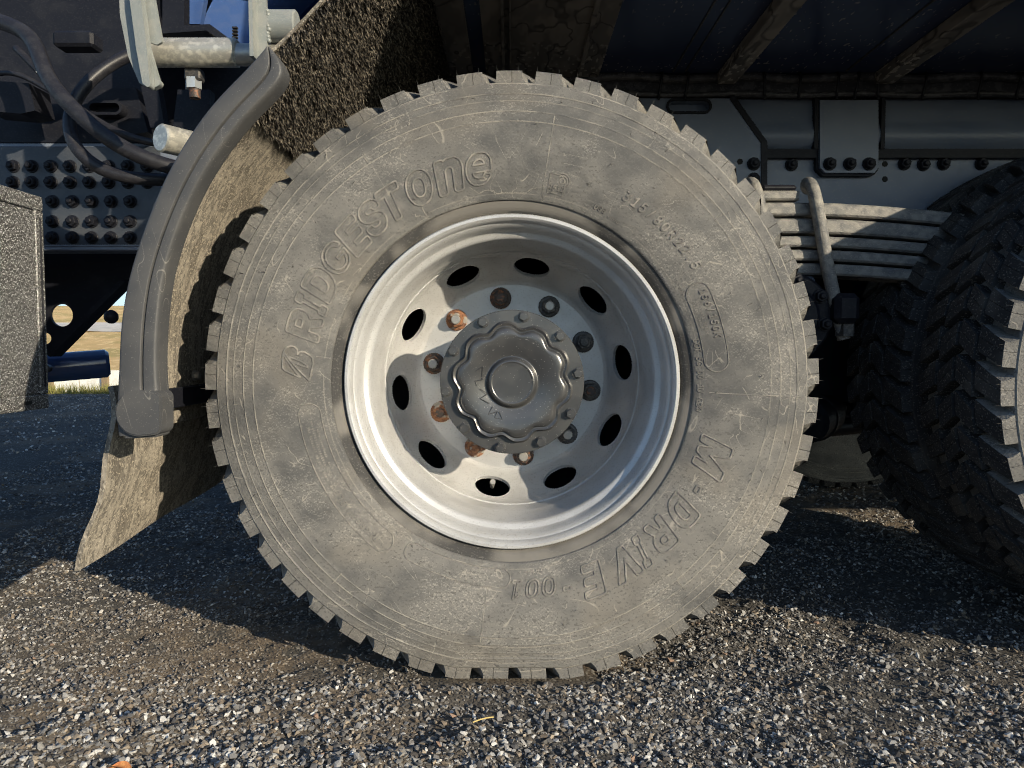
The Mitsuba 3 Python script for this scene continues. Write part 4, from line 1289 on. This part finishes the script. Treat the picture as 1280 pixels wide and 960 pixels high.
# bolt hanging under the crossbar
p = at(243, 88, 1.57)
put('bolt_shank', cyl(p, p + [0, 0, -0.055], 0.011, 16), 'dark_rusty_steel', BR, smooth=30)
put('bolt_collar', boxm(p[0] - 0.016, p[0] + 0.016, p[1] - 0.014, p[1] + 0.014, p[2] - 0.022, p[2] + 0.002, 0.003), 'dark_steel', BR)
nut = trimesh.creation.cylinder(0.0165, 0.021, sections=6)
put('hex_nut', moved(nut, at(242, 105, 1.57)), 'zinc_nut', BR, label='bright zinc hexagon nut under the crossbar')
# round pin facing the camera
p = at(200, 172, 1.50)
put('pin', cyl(p, p + np.array([0.06, 0.09, 0.0]), 0.027, 32, chamfer=0.003), 'galvanised', BR, smooth=35, label='round steel pin end beside the mudguard')
put('pin_sleeve', cyl(p + np.array([0.045, 0.066, 0.0]), p + np.array([0.10, 0.15, 0.0]), 0.033, 32, chamfer=0.003), 'black_paint', BR, smooth=35)

TK = thing('air_tank', 'glossy blue black tank behind the bracket at the top', parent=TRUCK)
tk = cyl(at(285, -10, 2.15), at(285, -10, 2.15) + [0.30, 0.0, 0.30], 0.165, 48, chamfer=0.03)
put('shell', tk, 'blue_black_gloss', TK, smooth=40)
p = at(300, 40, 1.95)
for k in range(5):
    q = at(290, 34 + 4 * k, 1.97)
    put('slot_mark', boxm(q[0], q[0] + 0.012, q[1], q[1] + 0.01, q[2] - 0.002, q[2] + 0.002), 'black_cavity', TK)
CS = thing('cab_support', 'dark steel uprights and brackets behind the hoses', parent=TRUCK)
put('upright', plate([(176, 108), (197, 108), (206, 160), (188, 160)], 1.80, 0.03), 'black_paint', CS)
put('upright', plate([(222, 112), (262, 112), (262, 175), (214, 175)], 1.70, 0.03), 'black_paint', CS)
put('upright', plate([(203, -40), (230, -40), (230, 34), (203, 34)], 1.75, 0.03), 'black_paint', CS)
put('shelf', plate([(200, 33), (262, 30), (300, 58), (300, 66), (258, 38), (200, 42)], 1.72, 0.05), 'black_paint', CS)
put('upright', plate([(232, -40), (262, -40), (250, 30), (232, 30)], 1.85, 0.02), 'blue_black_gloss', CS)
put('lamp_box', boxm(at(63, 0, 1.75)[0], at(114, 0, 1.75)[0], 1.75, 1.80, at(0, 57, 1.75)[2], at(0, 37, 1.75)[2], 0.006), 'black_paint', CS)
put('wall', boxm(-1.9, at(200, 0, 2.02)[0], 2.0, 2.02, Z1 + 0.011, 1.75), 'black_paint', CS)
put('wall', boxm(at(200, 0, 2.3)[0], at(345, 0, 2.3)[0] , 2.3, 2.32, 0.9, at(0, 66, 2.3)[2]), 'black_paint', CS)
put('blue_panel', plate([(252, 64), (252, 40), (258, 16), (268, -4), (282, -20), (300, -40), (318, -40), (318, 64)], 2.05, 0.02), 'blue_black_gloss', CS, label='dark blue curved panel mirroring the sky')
put('wall', plate([(190, 64), (190, -60), (300, -60), (260, 64)], 2.2, 0.02), 'black_paint', CS)
put('wall', plate([(100, 110), (170, 110), (185, 165), (150, 170), (110, 130)], 1.92, 0.05), 'black_paint', CS)
put('bracket', plate([(-20, 100), (36, 104), (44, 138), (26, 142), (-20, 138)], 1.85, 0.08), 'black_paint', CS)
put('oval_eye', prism_xz(LineString([xz(120, 136, 1.90), xz(146, 136, 1.90)]).buffer(0.017, 8).difference(LineString([xz(120, 136, 1.90), xz(146, 136, 1.90)]).buffer(0.011, 8)), 1.89, 1.92), 'black_paint', CS)
put('far_tank', cyl((-0.9, 2.6, 1.6), (-0.35, 2.6, 1.6), 0.25, 40, chamfer=0.03), 'blue_black_gloss', CS, smooth=35)

UB = thing('support_bracket', 'black triangular bracket with round holes under the frame', parent=TRUCK)
put('plate', plate([(40, 312), (172, 312), (172, 352), (150, 352), (58, 440), (40, 440)], 2.15, 0.010, [(77, 394, 14), (57, 423, 7)]), 'black_paint', UB)
put('flange', plate([(150, 349), (156, 352), (62, 446), (56, 442)], 2.11, 0.055), 'black_paint', UB)
put('hook', moved(trimesh.creation.icosphere(2, 0.018), at(139, 396, 2.0)), 'black_paint', UB, smooth=True)
PT = thing('pipe_end', 'pipe end below the bracket, reflected sky put into its blue colour', parent=TRUCK)
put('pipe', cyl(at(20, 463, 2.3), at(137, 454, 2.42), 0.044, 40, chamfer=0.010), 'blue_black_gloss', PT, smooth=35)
p = at(70, 460, 2.30)
put('plug', cyl(p + [0, -0.05, 0.0], p + [0, -0.035, 0], 0.011, 16), 'dark_steel', PT, smooth=30)

# ------------------------------------------------------------------ far fence, verge grass
WF = thing('white_fence', 'low white board fence with wooden posts beyond the yard', 'fence')
for k in range(26):
    x = -24 + k * 0.9
    zg = float(field_z(np.array([x]), np.array([25.0]))[0])
    put('board', boxm(x + 0.02, x + 0.88, 25.0, 25.03, zg + 0.02, zg + 0.68), 'white_board', WF)
    if k % 2 == 0:
        put('post', boxm(x - 0.09, x + 0.09, 24.85, 25.0, zg - 0.2, zg + 0.75), 'brown_post', WF)
r_ = np.random.default_rng(9)
n = 5000
gx, gy = r_.uniform(-9, -2.5, n), 9.25 + np.abs(r_.normal(0, 0.35, n))
gz = np.where(gy < 9.3, -0.026, field_z(gx, np.maximum(gy, 9.31)))
hgt = r_.uniform(0.04, 0.16, n)
an = r_.uniform(0, 2 * np.pi, n)
b0 = np.stack([gx, gy, gz - 0.01], -1)
wv = np.stack([np.cos(an), np.sin(an), 0 * an], -1) * 0.006
tp_ = b0 + np.stack([r_.normal(0, 0.04, n), r_.normal(0, 0.04, n), hgt], -1)
V = np.stack([b0 - wv, b0 + wv, tp_], 1).reshape(-1, 3)
put('grass', trimesh.Trimesh(V, np.arange(3 * n).reshape(-1, 3), process=False), 'verge_grass', label='yellow green grass along the far edge of the gravel', kind='stuff')

# ------------------------------------------------------------------ dry bits lying on the gravel
mat('dry_straw', (0.50, 0.38, 0.14), 0.8)
mat('dead_leaf', proc(dusty((0.42, 0.15, 0.05), (0.55, 0.28, 0.10), 0.7, 90)), 0.8)
def on_ground(x, y, h):
    return np.array([x, y, float(ground_z(np.array([x]), np.array([y]))[0]) + h])
st = [on_ground(-0.062, 1.185, 0.010), on_ground(-0.050, 1.196, 0.012), on_ground(-0.030, 1.214, 0.009)]
put('straw', tube(st, 0.0011, 6, 6), 'dry_straw', smooth=True, label='short yellow straw lying on gravel below the wheel', category='straw')
lf = []
for i, u in enumerate(np.linspace(0, 1, 9)):
    w = 0.008 * math.sin(math.pi * min(1, u * 0.95 + 0.03))
    c0 = on_ground(-0.572 + 0.034 * u, 1.058 + 0.006 * math.sin(3 * u), 0.010 + 0.005 * math.sin(5 * u))
    lf.append([c0 + np.array([0.1 * t * w, t * w, 0.0035 * t * t]) for t in (-1, -0.5, 0, 0.5, 1)])
lm_ = ribbon(lf)
put('leaf', trimesh.util.concatenate([lm_, moved(lm_, (0, 0, -0.0006))]), 'dead_leaf', smooth=True, label='small orange dead leaf on gravel at the bottom left', category='leaf')
